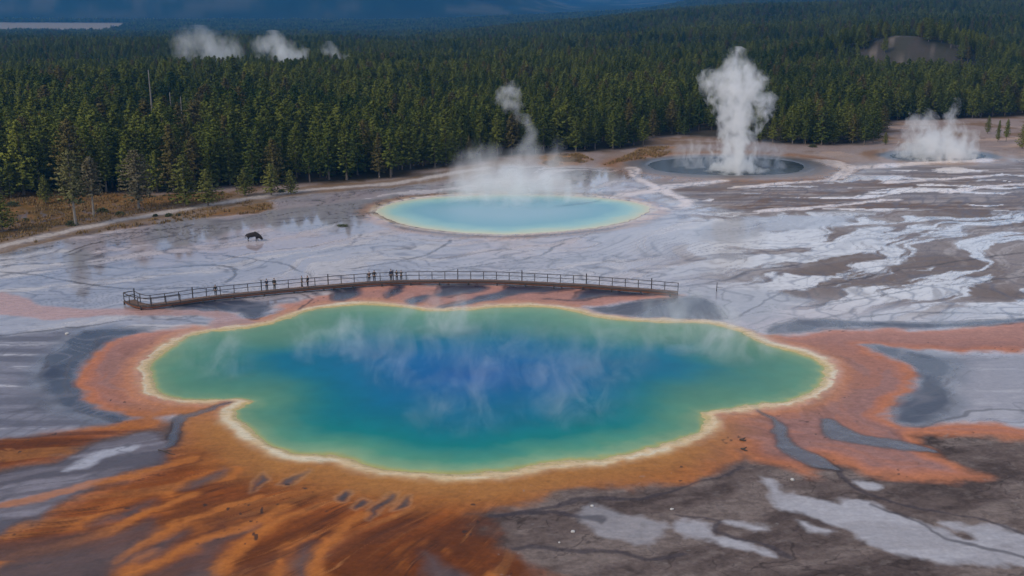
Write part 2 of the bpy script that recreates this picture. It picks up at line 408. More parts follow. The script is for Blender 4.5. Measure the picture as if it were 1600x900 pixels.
mixto(CO, lin(190, 128, 72), amp_ * sstep(.54, .68, st2) * .5)
mixto(CO, lin(186, 128, 68), south * sstep(9, 3, -SD) * .7)
rl = np.exp(-((fbm(thw * 40 + 7, rr / 13, 4, 55, .55) - .5) / .022) ** 2) * sstep(.42, .58, fbm(thw * 14, rr / 9, 3, 56))
mixto(CO, lin(76, 44, 30), amp_ * rl * .7)
rl2 = np.exp(-((fbm(thw * 52 + 3, rr / 11, 4, 59, .55) - .5) / .02) ** 2) * sstep(.5, .62, fbm(thw * 18, rr / 7, 3, 60))
mixto(CO, lin(206, 140, 84), amp_ * rl2 * .6)
gz = sstep(.56, .66, fbm(thw * 9 + 20, rr / 22, 4, 62, .5)) * sstep(7, 14, -SD)
mixto(CO, lin(98, 80, 78), south * gz * .30)
CO *= (.77 + .10 * st3 + .12 * n4 + south * (.08 * st3 + .10 * n4 - .19))[:, None]
CO[:, 2] *= 1 - .04 * south; CO[:, 1] *= 1 - .03 * south
mixto(C, CO, om)
fmix(R, .50, om)
pm = sstep(-.7, .7, sdf(xw, yw, gp(smooth_poly(PINKARM, 2)), 6)) * .9
mixto(C, lin(190, 150, 144), pm); fmix(R, .3, pm)
mixto(C, lin(170, 128, 118), pm * sstep(.5, .65, streak) * .6)
# run-off water
for i, poly in enumerate(CRESC):
    dd = sdf(xw * .5 + xs_ * .5, yw * .5 + ys_ * .5, gp(smooth_poly(poly, 2)), 5)
    m = sstep(-.6, .9, dd + (n2 - .5) * .8)
    mixto(C, lin(38, 48, 70), m * .95); fmix(R, .24 + .12 * sstep(.45, .6, n1), m)
    mixto(C, lin(90, 94, 106), m * sstep(.5, .66, fbm(fl / 12, ac / 1.4, 4, 66)) * .4)
    mixto(C, lin(54, 60, 74), m * sstep(.5, .36, n1) * .5)
    e = np.exp(-((dd + .1) / .28) ** 2) * sstep(.40, .62, fbm(xn / 5, yn / 5, 3, 67)) * (.7 if i > 1 else .35)
    mixto(C, lin(62, 54, 56), e)
for poly in DARKCH:
    dd = sdf(xw * .5 + xs_ * .5, yw * .5 + ys_ * .5, gp(smooth_poly(poly, 2)), 5)
    m = sstep(-.35, .3, dd)
    mixto(C, lin(64, 64, 76), m * .95); fmix(R, .2, m)
    mixto(C, lin(56, 48, 50), np.exp(-(dd / .3) ** 2) * .6)
gl = sstep(-.6, .7, sdf(xw, yw, gp(smooth_poly(GREYLEFT, 2)), 6))
mixto(C, lin(108, 100, 108), gl * .95); fmix(R, .35, gl)
gn = fbm((xn * .9 + yn * .5 + n1 * 4) / 9, (yn - xn * .45 + n1 * 3) / 1.3, 5, 61)
mixto(C, lin(80, 72, 80), gl * sstep(.52, .4, gn) * .8); mixto(C, lin(146, 140, 150), gl * sstep(.56, .7, gn) * .6)
m = sstep(-.4, .5, sdf(xw, yw, gp(smooth_poly(WHITES[6], 2)), 6) + (n2 - .5)); mixto(C, lin(176, 176, 188), m * .9)
for i, poly in enumerate(WEDGES):
    dd = sdf(xw * .6 + xs_ * .4, yw * .6 + ys_ * .4, gp(smooth_poly(poly, 2)), 6)
    if i >= len(WEDGES) - 2: i = 0
    wd = .8 if i < 5 else .28
    if i < 5:
        mixto(C, lin(196, 116, 50), np.exp(-((dd + 1.1 + (n2 - .5) * 1.2) / .6) ** 2) * .6 * sstep(.3, .6, st2))
        mixto(C, lin(116, 62, 24), np.exp(-((dd + 3.4) / 1.1) ** 2) * .4)
    m = sstep(-wd, wd * 1.4, dd + (st2 - .5) * 1.2 * (1 if i < 5 else .3))
    mixto(C, lin(88, 72, 72) if i < 5 else lin(60, 60, 66), m * .88); fmix(R, .4, m)
    mixto(C, lin(64, 52, 52), m * sstep(.5, .38, n2) * .6)
    if i >= 5: mixto(C, lin(196, 168, 140), np.exp(-((dd + .25) / .2) ** 2) * .18)
for ln, wd in (([(0,880),(30,869),(100,851),(165,828),(235,799),(300,775)], .55), ([(185,880),(225,850),(270,822),(330,800),(400,780)], .5), ([(205,900),(270,868),(330,840),(405,815),(450,790)], .7),
               ([(0,790),(60,782),(130,760),(200,742),(300,715)], .6), ([(335,900),(350,870),(400,835),(470,800)], .8), ([(490,900),(492,870),(520,835),(570,805)], .7)):
    dl = ldist(xw * .5 + xs_ * .5, yw * .5 + ys_ * .5, gp(smooth_poly(ln, 4, False)), 4)
    mixto(C, lin(198, 120, 54), sstep(wd * 1.4, wd * .1, dl + (st2 - .5) * 1.4 + (n4 - .5) * .4) * .65)
# fading of the fan into grey-brown crust towards the lower left corner
cr = sdf(xn, yn, gp([(-400,800),(0,850),(120,835),(230,900),(400,1000),(400,1500),(-600,1500)]), 12)
m = sstep(-5, 4, cr + (st - .5) * 16) * sstep(.72, .4, st2)
mixto(C, lin(92, 72, 68), m * .85)
# bright ring, yellow ring
o = -SD
rim_n = (n2 - .5) * 1.1 + (n4 - .5) * .4 + (fbm(xn / 5, yn / 5, 3, 65) - .5) * 1.1
near_k = 1 - .5 * north
mixto(C, lin(178, 124, 68), sstep(6.0, 1.5, o + rim_n * 2) * (.65 * south + .10 * side_) * (1 - .5 * north))
mixto(C, lin(208, 162, 104), sstep(1.3 + .9 * south, .5, o + rim_n) * .65)
mixto(C, lin(224, 196, 146), sstep(.9 + .6 * south, .25, o + rim_n * .6) * .8)
mixto(C, lin(226, 212, 182), np.exp(-((o - .55 + rim_n * .35) / (.16 + .26 * south * n1 + .2 * sstep(.45, .7, n3))) ** 2) * (.12 + .75 * sstep(.40, .60, fbm(xn / 4, yn / 4, 3, 64))))
mixto(C, lin(196, 172, 112), sstep(.2, -.2, o))
fmix(R, .28, sstep(2.2, .8, o))
# dark specks of sinter and twigs scattered on the apron
spk = sstep(.80, .86, fbm(xn / .55 + 40, yn / .75, 2, 71)) * sstep(.55, .68, fbm(xn / 4.5, yn / 3.5, 3, 73)) * sstep(1.6, 3, o) * om
mixto(C, lin(58, 46, 44), spk * .85)
wsp = sstep(.84, .9, fbm(xn / .6 + 80, yn / .6, 2, 75)) * sstep(.5, .62, fbm(xn / 6, yn / 5, 3, 77)) * fo
mixto(C, lin(150, 146, 146), wsp * .5)
# --- the middle pool and the two vents
mid_w = gp(smooth_poly([(800 + (a - 800) * 1.035, b) for a, b in MIDPOOL], 3)); MD = sdf(xs_, ys_, mid_w, 30)
mo = -MD + (n2 - .5) * 1.2
mixto(C, lin(120, 106, 104), sstep(4.5, 2.4, mo - (n1 - .5) * 3) * .75)
mo2 = mo + (n1 - .5) * 3.0
mixto(C, lin(210, 170, 148), sstep(4.6, 1.2, mo2) * .85); mixto(C, lin(214, 194, 172), sstep(1.8, .2, mo2 * .6 + mo * .4) * .85)
south_mid = np.exp(-((MD + 1.7) / .8) ** 2) * sstep(g(800, 345)[1], g(800, 356)[1], yn)
mixto(C, lin(86, 72, 68), south_mid * .85)
gey_w = gp(smooth_poly(GEYSER, 3)); GD = sdf(xs_, ys_, gey_w, 30)
far_w = gp(smooth_poly(FARPOOL, 3)); FD = sdf(xs_, ys_, far_w, 20)
for D_, k in ((GD, 1.0), (FD, .6)):
    oo = -D_ + (n1 - .5) * 3
    mixto(C, lin(150, 138, 136), sstep(24 * k, 13 * k, oo) * .5)
    mixto(C, lin(142, 98, 58), sstep(14 * k, 8 * k, oo) * .85 * sstep(.3, .5, n1 + .1))
    mixto(C, lin(84, 72, 68), sstep(6 * k, 3 * k, oo) * .85)
    mixto(C, lin(58, 60, 68), sstep(2.5, .3, oo) * .9); fmix(R, .3, sstep(10, 5, oo))
for ln, w in (([(1130,283),(1060,290),(1010,300),(960,308)], 2.0), ([(1330,262),(1300,280),(1240,285),(1150,292)], 1.3), ([(985,262),(1000,280),(1040,300),(1075,318),(1040,326)], 1.6),
              ([(1290,252),(1335,262),(1420,256),(1540,250)], 2.4), ([(1180,330),(1260,325),(1330,318),(1400,312)], 1.2), ([(1385,285),(1470,280),(1545,275)], 1.1), ([(1480,300),(1560,290),(1640,286)], 1.2)):
    dl = ldist(xw, yw, gp(smooth_poly(ln, 4, False)), 8)
    m = sstep(w * 1.4, w * .5, dl + (n1 - .5) * 3)
    mixto(C, lin(240, 218, 208), m * .85); fmix(R, .2, m)
# --- drainage cracks: thin dark meandering lines
flat_m = (1 - om) * (1 - ff) * (1 - bk) * (1 - pm)
cx_ = fbm((fl + n1 * 10) / 34, (ac + n3 * 30 + n1 * 8) / 13, 5, 81, .45)
cr1 = np.exp(-((cx_ - .5) / .0060) ** 2) * sstep(.3, .55, n3 + .08)
cy_ = fbm((fl * .8 + n3 * 20) / 15, (ac + n1 * 9) / 7, 4, 83, .45)
cr2 = np.exp(-((cy_ - .5) / .008) ** 2) * sstep(.42, .6, n3 + .06)
lev = fbm((xn + n1 * 8) / 46, (yn + n1 * 5) / 30, 4, 121, .42) * 24
lev2 = fbm((fl + n1 * 8) / 60, (ac + n1 * 4) / 22, 4, 123, .42) * 26
terr = np.zeros(len(xn), np.float32)
for L_, msk in ((lev, sstep(.42, .56, fbm(xn / 22, yn / 16, 3, 125))), (lev2, sstep(.45, .6, fbm(xn / 26, yn / 18, 3, 127)))):
    fr_ = L_ - np.floor(L_); gx = np.abs(fr_ - .5)
    terr = np.maximum(terr, np.exp(-(gx / .085) ** 2) * msk)
mixto(C, lin(104, 101, 112), terr * flat_m * (1 - fo) * (1 - low) * .8)
fine = np.exp(-((fbm(fl / 22, ac_w / 1.6, 4, 88) - .5) / .02) ** 2) * sstep(.45, .62, fbm(fl / 30, ac_w / 9, 3, 89))
mixto(C, lin(86, 82, 90), np.clip(cr1 + cr2 * .7 + fine * .6, 0, 1) * flat_m * .7 * (1 - fo))
for ln in ([(0,425),(60,430),(150,445),(210,452),(300,450),(370,460)], [(345,400),(420,408),(465,420),(490,435)], [(100,395),(170,375),(240,362),(300,352)],
           [(140,415),(230,420),(330,415),(370,422),(350,440)], [(550,420),(640,405),(690,385),(710,375)], [(690,425),(760,412),(830,402),(880,380)],
           [(1070,445),(1130,438),(1170,425),(1240,415)], [(1160,495),(1220,460),(1320,440),(1420,420),(1600,395)], [(1250,480),(1350,465),(1480,445),(1640,430)],
           [(1330,500),(1420,488),(1640,492)], [(0,523),(60,518),(130,510),(200,500)], [(1440,665),(1500,648),(1560,642),(1640,645)], [(1300,728),(1350,770),(1450,795),(1600,832)],
           [(1360,790),(1440,820),(1480,842),(1600,872)], [(935,812),(860,800),(760,806)], [(800,855),(900,857),(1000,870),(1060,870)], [(1060,800),(1120,812),(1130,835),(1200,850),(1240,868)],
           [(1160,730),(1100,752),(1000,775),(900,785),(770,806)], [(120,640),(150,652),(186,658)], [(63,575),(80,555),(95,540)], [(160,520),(145,545),(110,562),(100,590),(105,615)],
           [(436,456),(470,460),(490,467),(478,478),(467,485)], [(690,482),(740,470),(800,460)], [(850,466),(900,470),(940,464)]):
    dl = ldist(xn + wx * .8, yn + wy * .8, gp(smooth_poly(ln, 4, False)), 3)
    mixto(C, lin(70, 64, 70), sstep(.42, .1, dl - (n1 - .5) * .5) * .75)
vor = np.abs(fbm((xn + wx * 1.5) / 6, (yn + wy * 1.5) / 5, 3, 91) - .5)
mixto(C, lin(56, 50, 52), sstep(.010, .002, vor) * fo * .35 * sstep(.5, .65, n3))
mixto(C, lin(56, 44, 42), sstep(.014, .004, vor) * m * 0)
C *= (.90 + .2 * n4)[:, None]

# --- whole-sheet colour
CA = np.empty((N, 3), np.float32); RA = np.full(N, .9, np.float32)
CA[:] = lin(46, 44, 30)
far = ~near
mn = fbm(X[far] / 130, Y[far] / 130, 5, 95)
cf = np.empty((int(far.sum()), 3), np.float32); cf[:] = lin(40, 44, 30)
xf, yf = X[far], Y[far]
mtn = sstep(3200, 3600, yf)
mixto(cf, lin(22, 40, 32), mtn); mixto(cf, lin(104, 96, 82), mtn * sstep(.52, .68, mn) * .5); mixto(cf, lin(12, 24, 18), mtn * sstep(.52, .38, mn))
def river_mask(x, y): return sstep(2430, 2500, y) * sstep(3230, 3150, y) * sstep(-.32, -.345, x / np.maximum(y, 1) + (3150 - y) * 5e-5)
def snag_mask(x, y): return sstep(1.2, .8, np.hypot((x - g(255, 205)[0]) / 11, (y - g(255, 205)[1] + 22) / 34))
def clear_mask(x, y): return sstep(1.25, .85, np.hypot((x - CLEAR[0]) / 27, (y - CLEAR[1]) / 24) + (fbm(x / 12, y / 12, 3, 97) - .5) * 1.7)
mixto(cf, lin(150, 138, 126), river_mask(xf, yf + (mn - .5) * 160) * .9)
cm = clear_mask(xf, yf)
mixto(cf, lin(80, 73, 68), cm * .9); mixto(cf, lin(70, 68, 58), cm * sstep(.42, .58, fbm(xf / 7 + yf / 30, yf / 4, 4, 98)) * .9); mixto(cf, lin(120, 110, 102), cm * sstep(.58, .68, fbm(xf / 9, yf / 3, 4, 99)) * .8)
CA[far] = cf; CA[near] = C; RA[near] = R
Z2 = Z.copy(); zn = Z[near].copy()
for D_, dep in ((SD, 1.2), (MD, 1.0), (GD, 1.0), (FD, .8)):
    zn = zn + np.where(D_ > .0, -dep * sstep(0, 4, D_), 0) + .10 * np.exp(-((D_ + .8) / 1.6) ** 2) * (D_ < 3)
zn += (n2 - .5) * .10 * sstep(.6, 2.5, np.abs(SD)) * fo + (n1 - .5) * .5 * sstep(0, 20, fs)
zn += (.10 * (st - .5) + .05 * (st2 - .5)) * om * south * sstep(2, 5, -SD)
Z2[near] = zn
ME = npmesh('ground', np.stack([X, Y, Z2], 1), QU)
attr(ME, 'albedo', CA, 'FLOAT_COLOR'); attr(ME, 'gloss', RA)

def water_sheet(name, D_, margin, z, colours):
    keep = np.zeros(N, bool); keep[near] = D_ > -margin
    q = QU[keep[QU].all(1)]
    ids = np.unique(q); remap = np.full(N, -1, np.int64); remap[ids] = np.arange(len(ids))
    me = npmesh(name, np.stack([X[ids], Y[ids], np.full(len(ids), z)], 1), remap[q])
    full = np.zeros((N, 3), np.float32); full[near] = colours
    attr(me, 'albedo', full[ids], 'FLOAT_COLOR')
    return me
def ramp(w, stops):
    t = np.array([s[0] for s in stops]); c = np.stack([lin(*s[1]) for s in stops])
    return np.stack([np.interp(w, t, c[:, k]) for k in range(3)], 1).astype(np.float32)
cxw, cyw = g(735, 585)
dc = np.hypot((xn - cxw) * .62, (yn - cyw) * 1.0)
SDc = np.maximum(SD, 0)
cl = fbm((xn + n3 * 10) / 7, yn / 5, 5, 101)
w = SDc / (SDc + dc * 1.12 + .9) + (cl - .5) * .12 * sstep(.5, 4, SDc)
w = np.maximum(w, 0)
wc = ramp(w, [(0, (206, 182, 122)), (.018, (178, 172, 108)), (.045, (138, 172, 136)), (.11, (84, 152, 130)), (.23, (14, 128, 130)), (.42, (0, 114, 140)), (.70, (0, 104, 158)), (1, (0, 94, 166))])
farlobe = sstep(cyw + 7, cyw + 16, yn) * sstep(.55, .2, w)
mixto(wc, lin(120, 152, 124), farlobe * .5)
mixto(wc, lin(96, 138, 112), sstep(13, 24, np.abs(xn - cxw - 1)) * .6 * sstep(.46, .2, w) * sstep(.0, .06, w))
wc *= (.72 + .14 * n2 + .10 * cl)[:, None]
W1 = water_sheet('pool_water', SD, .9, -.005, wc)
wm = ramp(np.maximum(MD, 0) + (cl - .5) * 3 * sstep(1, 4, MD), [(0, (206, 190, 164)), (1.8, (180, 194, 176)), (4.5, (146, 186, 186)), (8, (118, 166, 180)), (16, (136, 172, 188))])
W2 = water_sheet('spring_water', MD, .9, -.005, wm)
wm *= .86
wg = np.empty_like(wm); wg[:] = lin(40, 50, 58)
W3 = water_sheet('vent_water', GD, .9, -.005, wg); W4 = water_sheet('vent_water', FD, .9, -.005, wg)
print('ground', round(time.time() - T0, 1))

# ------------------------------------------------------------------ ground and water materials
def mat_ground():
    m = bpy.data.materials.new('thermal_ground'); t = NT(m)
    pos = t.n('ShaderNodeNewGeometry').outputs['Position']
    a = t.n('ShaderNodeAttribute', attribute_name='albedo').outputs['Color']
    r = t.n('ShaderNodeAttribute', attribute_name='gloss').outputs['Fac']
    f1 = t.noise(pos, 2.3, 5, .65); f2 = t.noise(t.scalevec(pos, .5, 1.6, 1), 1.1, 4, .6)
    dryk = t.m('MULTIPLY_ADD', t.m('SUBTRACT', r, .06, clamp=True), 1.05, .20); dryk = t.m('MINIMUM', dryk, 1.0)
    k = t.m('MULTIPLY_ADD', t.m('MULTIPLY', t.m('SUBTRACT', f1, .5), dryk), 1.15, 1.0); k2 = t.m('MULTIPLY_ADD', f2, .36, .62)
    kk = t.m('MULTIPLY', k, k2)
    vm = t.n('ShaderNodeVectorMath', operation='SCALE'); t.L(a, vm.inputs[0]); t.L(kk, vm.inputs['Scale'])
    b = t.n('ShaderNodeBsdfPrincipled'); t.L(vm.outputs[0], b.inputs['Base Color'])
    rr = t.m('MULTIPLY_ADD', t.m('SUBTRACT', f2, .5), .12, r, clamp=True); rr = t.m('MAXIMUM', rr, .04)
    t.L(rr, b.inputs['Roughness'])
    b.inputs['IOR'].default_value = 1.36
    spl = t.n('ShaderNodeMapRange'); spl.inputs[1].default_value = .12; spl.inputs[2].default_value = .5; spl.inputs[3].default_value = .95; spl.inputs[4].default_value = .12; t.L(r, spl.inputs[0]); t.L(spl.outputs[0], b.inputs['Specular IOR Level'])
    rough = t.m('MULTIPLY', t.m('SUBTRACT', r, .05, clamp=True), 1.1, clamp=True)
    bp = t.n('ShaderNodeBump', i_Distance=.12, i_Height=f1); t.L(t.m('MULTIPLY_ADD', rough, .55, .015), bp.inputs['Strength'])
    t.L(bp.outputs[0], b.inputs['Normal']); t.L(b.outputs[0], t.out.inputs[0]); return m
def mat_water(name, rough, wave):
    m = bpy.data.materials.new(name); t = NT(m)
    pos = t.n('ShaderNodeNewGeometry').outputs['Position']
    a = t.n('ShaderNodeAttribute', attribute_name='albedo').outputs['Color']
    b = t.n('ShaderNodeBsdfPrincipled', i_Roughness=rough, i_IOR=1.16); b.inputs['Specular IOR Level'].default_value = .16; t.L(a, b.inputs['Base Color'])
    w1 = t.noise(t.scalevec(pos, 1.0, 1.7, 1), 1.7, 4, .6)
    bp = t.n('ShaderNodeBump', i_Strength=wave, i_Distance=.10, i_Height=w1); t.L(bp.outputs[0], b.inputs['Normal'])
    t.L(b.outputs[0], t.out.inputs[0]); return m
MG = mat_ground(); MW = mat_water('hot_water', .12, .25)
tag(link('ground', ME, MG), 'wet grey silica flats with orange microbial mats around the hot springs', 'ground', kind='structure')
tag(link('pool_water', W1, MW), 'large deep blue hot spring pool with green and yellow edge in front', 'water', kind='structure')
tag(link('spring_water', W2, MW), 'pale turquoise oval spring pool behind the boardwalk', 'water', kind='structure')
tag(link('vent_water', W3, MW), 'dark water around the foot of the tall steam column', 'water', kind='structure')
tag(link('vent_water', W4, MW), 'dark water below the low steam cloud beyond the right flats', 'water', kind='structure')

# ------------------------------------------------------------------ trees
def mat_foliage(name, dark, light, dry, dryness):
    m = bpy.data.materials.new(name); t = NT(m)
    oi = t.n('ShaderNodeObjectInfo')
    pos = t.n('ShaderNodeTexCoord').outputs['Object']
    wpos = t.n('ShaderNodeNewGeometry').outputs['Position']
    n = t.noise(pos, 1.1, 3, .6)
    rnd = oi.outputs['Random']
    stand = t.noise(wpos, .014, 3, .55)
    f = t.m('ADD', t.m('MULTIPLY', rnd, .55), t.m('MULTIPLY', t.m('SUBTRACT', n, .30), .75))
    f = t.m('ADD', f, t.m('MULTIPLY', t.m('SUBTRACT', stand, .5), 1.5), clamp=True)
    c = t.mixc(f, dark, light)
    rn2 = t.m('FRACT', t.m('MULTIPLY', rnd, 37.7))
    dr = t.m('MULTIPLY', t.m('GREATER_THAN', rn2, 1 - dryness), .65)
    c = t.mixc(dr, c, dry)
    d = t.n('ShaderNodeBsdfPrincipled', i_Roughness=.75); t.L(c, d.inputs['Base Color'])
    d.inputs['Specular IOR Level'].default_value = .04
    tr = t.n('ShaderNodeBsdfTranslucent'); t.L(c, tr.inputs[0])
    mx = t.n('ShaderNodeMixShader', i_0=.18); t.L(d.outputs[0], mx.inputs[1]); t.L(tr.outputs[0], mx.inputs[2])
    t.L(mx.outputs[0], t.out.inputs[0]); return m
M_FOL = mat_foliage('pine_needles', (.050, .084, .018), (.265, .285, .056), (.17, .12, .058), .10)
M_FOLYEL = mat_foliage('yellow_green_needles', (.13, .15, .04), (.33, .33, .085), (.16, .13, .06), .05)  # lighter, yellower green than the forest needles, so lone pines stand out
M_FOLDRY = mat_foliage('sparse_needles', (.12, .125, .05), (.26, .25, .11), (.26, .22, .15), .3)
M_BARK = mat_simple('pine_bark', (.13, .105, .085), .9, .45, 4, .3)
M_PALE = mat_simple('weathered_wood', (.21, .19, .17), .85, .35, 5, .3)

def trunk_mesh(name, h, r, rng, lean=0., limbs=0, r_top=.25):
    v, f = [], []
    def tube(p0, p1, r0, r1, n=7, k=5, bend=0.):
        ax = Vector(p1) - Vector(p0); L = ax.length; ax.normalize()
        u = ax.orthogonal().normalized(); w_ = ax.cross(u); base = len(v); ph = rng.uniform(0, 6)
        for i in range(k + 1):
            t = i / k; c = Vector(p0) + ax * L * t + u * math.sin(t * 3 + ph) * bend
            rad = r0 + (r1 - r0) * t
            if i == 0: rad *= 1.25
            for j in range(n):
                a = 6.2832 * j / n; q = c + (u * math.cos(a) + w_ * math.sin(a)) * rad; v.append(tuple(q))
        for i in range(k):
            for j in range(n):
                f.append((base + i * n + j, base + i * n + (j + 1) % n, base + (i + 1) * n + (j + 1) % n, base + (i + 1) * n + j))
        f.append(tuple(base + k * n + j for j in range(n)))
    tube((0, 0, -.4), (lean * h, 0, h), r, r * r_top, 8, 8, .06)
    for i in range(limbs):
        z = h * rng.uniform(.22, .9); a = rng.uniform(0, 6.28); L = rng.uniform(.5, 1.5) * (1.2 - z / h)
        tube((lean * z, 0, z), (lean * z + math.cos(a) * L, math.sin(a) * L, z + rng.uniform(-.1, .35)), .045, .012, 4, 2)
    return pymesh(name, v, f, True)
def crown_mesh(name, h, rmax, z0, rng, dens=1.0, power=.75, lean=0., tuft=1.0):
    v, f, nrm = [], [], []
    nb = int(105 * dens)
    lobes = [(rng.uniform(0, 6.28), rng.uniform(.15, .9), rng.uniform(.7, 1.3)) for _ in range(7)]
    for i in range(nb):
        t = ((i + rng.random()) / nb) ** .9                   # 0 at the crown base, 1 at the top
        z = z0 + (h - z0) * t
        a = i * 2.39996 + rng.uniform(-.5, .5)
        R_ = rmax * min(1, (1 - t) ** power * 1.08 + .03) * min(1, .55 + t * 3.2)
        for (la, lt, lk) in lobes:
            wgt = max(0, 1 - abs(((a - la + 3.14) % 6.28) - 3.14) / .9) * max(0, 1 - abs(t - lt) / .16)
            R_ *= 1 + (lk - 1) * wgt
        R_ *= rng.uniform(.72, 1.12)
        droop = -.10 + .5 * t
        nt = max(2, int(2 + R_ * 2.1))
        for k in range(nt):
            q = (k + .6 + rng.uniform(-.25, .25)) / nt
            rad = R_ * q
            c = Vector((lean * z + math.cos(a + rng.uniform(-.22, .22)) * rad, math.sin(a + rng.uniform(-.22, .22)) * rad, z + rad * droop * .55 + rng.uniform(-.2, .2)))
            out = Vector((math.cos(a), math.sin(a), .55 + .8 * t)).normalized()
            for _ in range(6):
                dr = (out + Vector((rng.gauss(0, .65), rng.gauss(0, .65), rng.gauss(0, .5)))).normalized()
                L = rng.uniform(.42, .78) * tuft * (1 - .35 * t); wd = rng.uniform(.11, .2) * tuft
                sd = dr.cross(Vector((rng.gauss(0, 1), rng.gauss(0, 1), rng.gauss(0, 1)))).normalized() * wd
                b = c - dr * L * .35; e = c + dr * L * .65; mid = c + dr * L * .1
                nn = Vector((c.x - lean * c.z, c.y, .30 * R_ + .5 * (z - z0) / (h - z0) * R_)); nn = nn.normalized() + out * .5 + Vector((rng.gauss(0, .17), rng.gauss(0, .17), rng.gauss(0, .17))); nn.normalize()
                if sd.cross(dr).dot(nn) < 0: sd = -sd
                n0 = len(v); v += [tuple(b), tuple(mid + sd), tuple(e), tuple(mid - sd)]; nrm += [tuple(nn)] * 4
                f.append((n0, n0 + 1, n0 + 2, n0 + 3))
    me = pymesh(name, v, f, True); me.normals_split_custom_set_from_vertices(nrm)
    return me
VAR = []
rv = random.Random(3)
for k in range(9):
    h = 13.0; rmax = [2.1, 2.4, 2.7, 2.2, 3.0, 2.0, 2.6, 1.9, 2.8][k]; z0 = h * [.10, .13, .07, .2, .06, .15, .1, .22, .1][k]
    VAR.append((crown_mesh('crown', h, rmax, z0, rv, 1.0, [.6, .52, .66, .58, .62, .75, .5, .62, .56][k]), trunk_mesh('trunk', h * .96, .17, rv)))
SPARSE = []
for k in range(3):
    SPARSE.append((crown_mesh('crown', 13, [2.3, 2.4, 3.2][k], 13 * [.30, .34, .16][k], rv, [.8, .8, 1.0][k], .5, [.0, .02, 0][k]), trunk_mesh('trunk', 12.6, .2, rv, [.0, .02, 0][k], 22)))
for c_, t_ in VAR: c_.materials.append(M_FOL); t_.materials.append(M_BARK)
for c_, t_ in SPARSE: c_.materials.append(M_FOLDRY); t_.materials.append(M_PALE)
SOLO_KINDS = {}
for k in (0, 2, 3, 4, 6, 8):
    c2 = VAR[k][0].copy(); c2.materials.clear(); c2.materials.append(M_FOLYEL if k in (2, 4, 6, 8) else M_FOL); SOLO_KINDS[k] = (c2, VAR[k][1])
def tree(kind, x, y, z, h, rz, label, group, wide=1.5, name='pine_tree'):
    c_, t_ = kind
    r_ = empty(name, (x, y, z), rz); s = h / 13.0; r_.scale = (s * wide, s * wide, s)
    a = link('trunk', t_, None, r_); b = link('crown', c_, None, r_)
    tag(r_, label, 'tree', group); return r_, a, b

# distinct trees of the treeline: base px, base row, top row, kind, width factor, label, name
SOLO = [
 (118, 352, 236, SPARSE[0], .95, 'tall thin pine with bare pale lower trunk, closest to the path on the meadow'),
 (147, 338, 247, SPARSE[1], .95, 'thin pine with bare pale trunk just right of the tallest meadow pine'),
 (217, 326, 235, SPARSE[2], 1.05, 'broad grey-green pine standing alone in the meadow middle beside the forest edge'),
 (290, 322, 243, SOLO_KINDS[4], 1.1, 'bushy yellow-green pine, taller of the pair at the right end of the meadow'),
 (325, 322, 265, SOLO_KINDS[8], 1.35, 'short bushy pine, lower of the pair at the right end of the meadow'),
 (383, 306, 262, SOLO_KINDS[2], 1.35, 'small round-crowned pine standing alone on pale ground above the bison'),
 (424, 305, 256, SOLO_KINDS[6], 1.2, 'bushy dark pine by the path, left one of the clump right above the bison'),
 (455, 303, 266, SOLO_KINDS[4], 1.25, 'low bushy pine by the path, right one of the clump right above the bison'),
 (4, 362, 300, SOLO_KINDS[8], 1.25, 'small pine cut by the left picture edge beside the meadow'),
 (72, 318, 274, SOLO_KINDS[2], 1.4, 'low dark bushy pine at the forest foot behind the brown meadow'),
 (1543, 208, 181, SOLO_KINDS[6], .9, 'isolated dark pine, tallest of the sparse trees on the far right meadow'),
 (1559, 221, 188, SOLO_KINDS[0], .8, 'slim dark pine on the far right meadow, left of a close pair'),
 (1572, 221, 186, SOLO_KINDS[3], .8, 'slim dark pine on the far right meadow, right of a close pair'),
 (1597, 232, 193, SOLO_KINDS[2], 1.2, 'dark bushy pine cut by the right picture edge near the low steam cloud'),
 (1383, 226, 207, SOLO_KINDS[8], 1.3, 'small dark pine at the end of the tree row left of the low steam cloud'),
]
solo_xy = []
for i, (px, by, ty, kd, wd, lab) in enumerate(SOLO):
    x, y = g(px, by); z = float(terrain(np.array([x]), np.array([y]))[0])
    u, dy, dz = ray(px, ty); t = y / dy; h = H + dz * t - z
    tree(kd, x, y, z, h, i * 1.7, lab, None, wd * (1.4 if i < 9 else 1.15)); solo_xy.append((x, y))

# forest positions: jittered grid, spacing grows with distance
def forest_points():
    out = []
    for d0, d1, sp in ((150, 480, 4.4), (480, 950, 4.7), (950, 1700, 6.3), (1700, 3250, 9.5)):
        ys = np.arange(d0, d1, sp); 
        for yy in ys:
            lim = .62 * yy + 20 if d0 < 900 else .56 * yy
            xs = np.arange(-lim, lim, sp)
            out.append(np.stack([xs + RNG.uniform(-.48, .48, len(xs)) * sp, yy + RNG.uniform(-.48, .48, len(xs)) * sp], 1))
    return np.concatenate(out)
FP = forest_points(); fx, fy = FP[:, 0], FP[:, 1]
fsd = np.where(fy < 560, sdf(fx.astype(np.float32), fy.astype(np.float32), fp, 60), 60)
gap = fbm(fx / 26, fy / 26, 3, 111)
ok = (fsd > (fbm(fx / 7, fy / 7, 2, 113) - .4) * 5) & (gap > .30) & (river_mask(fx, fy) < .3) & ((clear_mask(fx, fy) < .5) | (RNG.random(len(fx)) < .05)) & (snag_mask(fx, fy) < .5)
for sx, sy in solo_xy: ok &= np.hypot(fx - sx, fy - sy) > 3.2
FP = FP[ok]; fx, fy, fsd = FP[:, 0], FP[:, 1], fsd[ok]
fz = terrain(fx, fy)
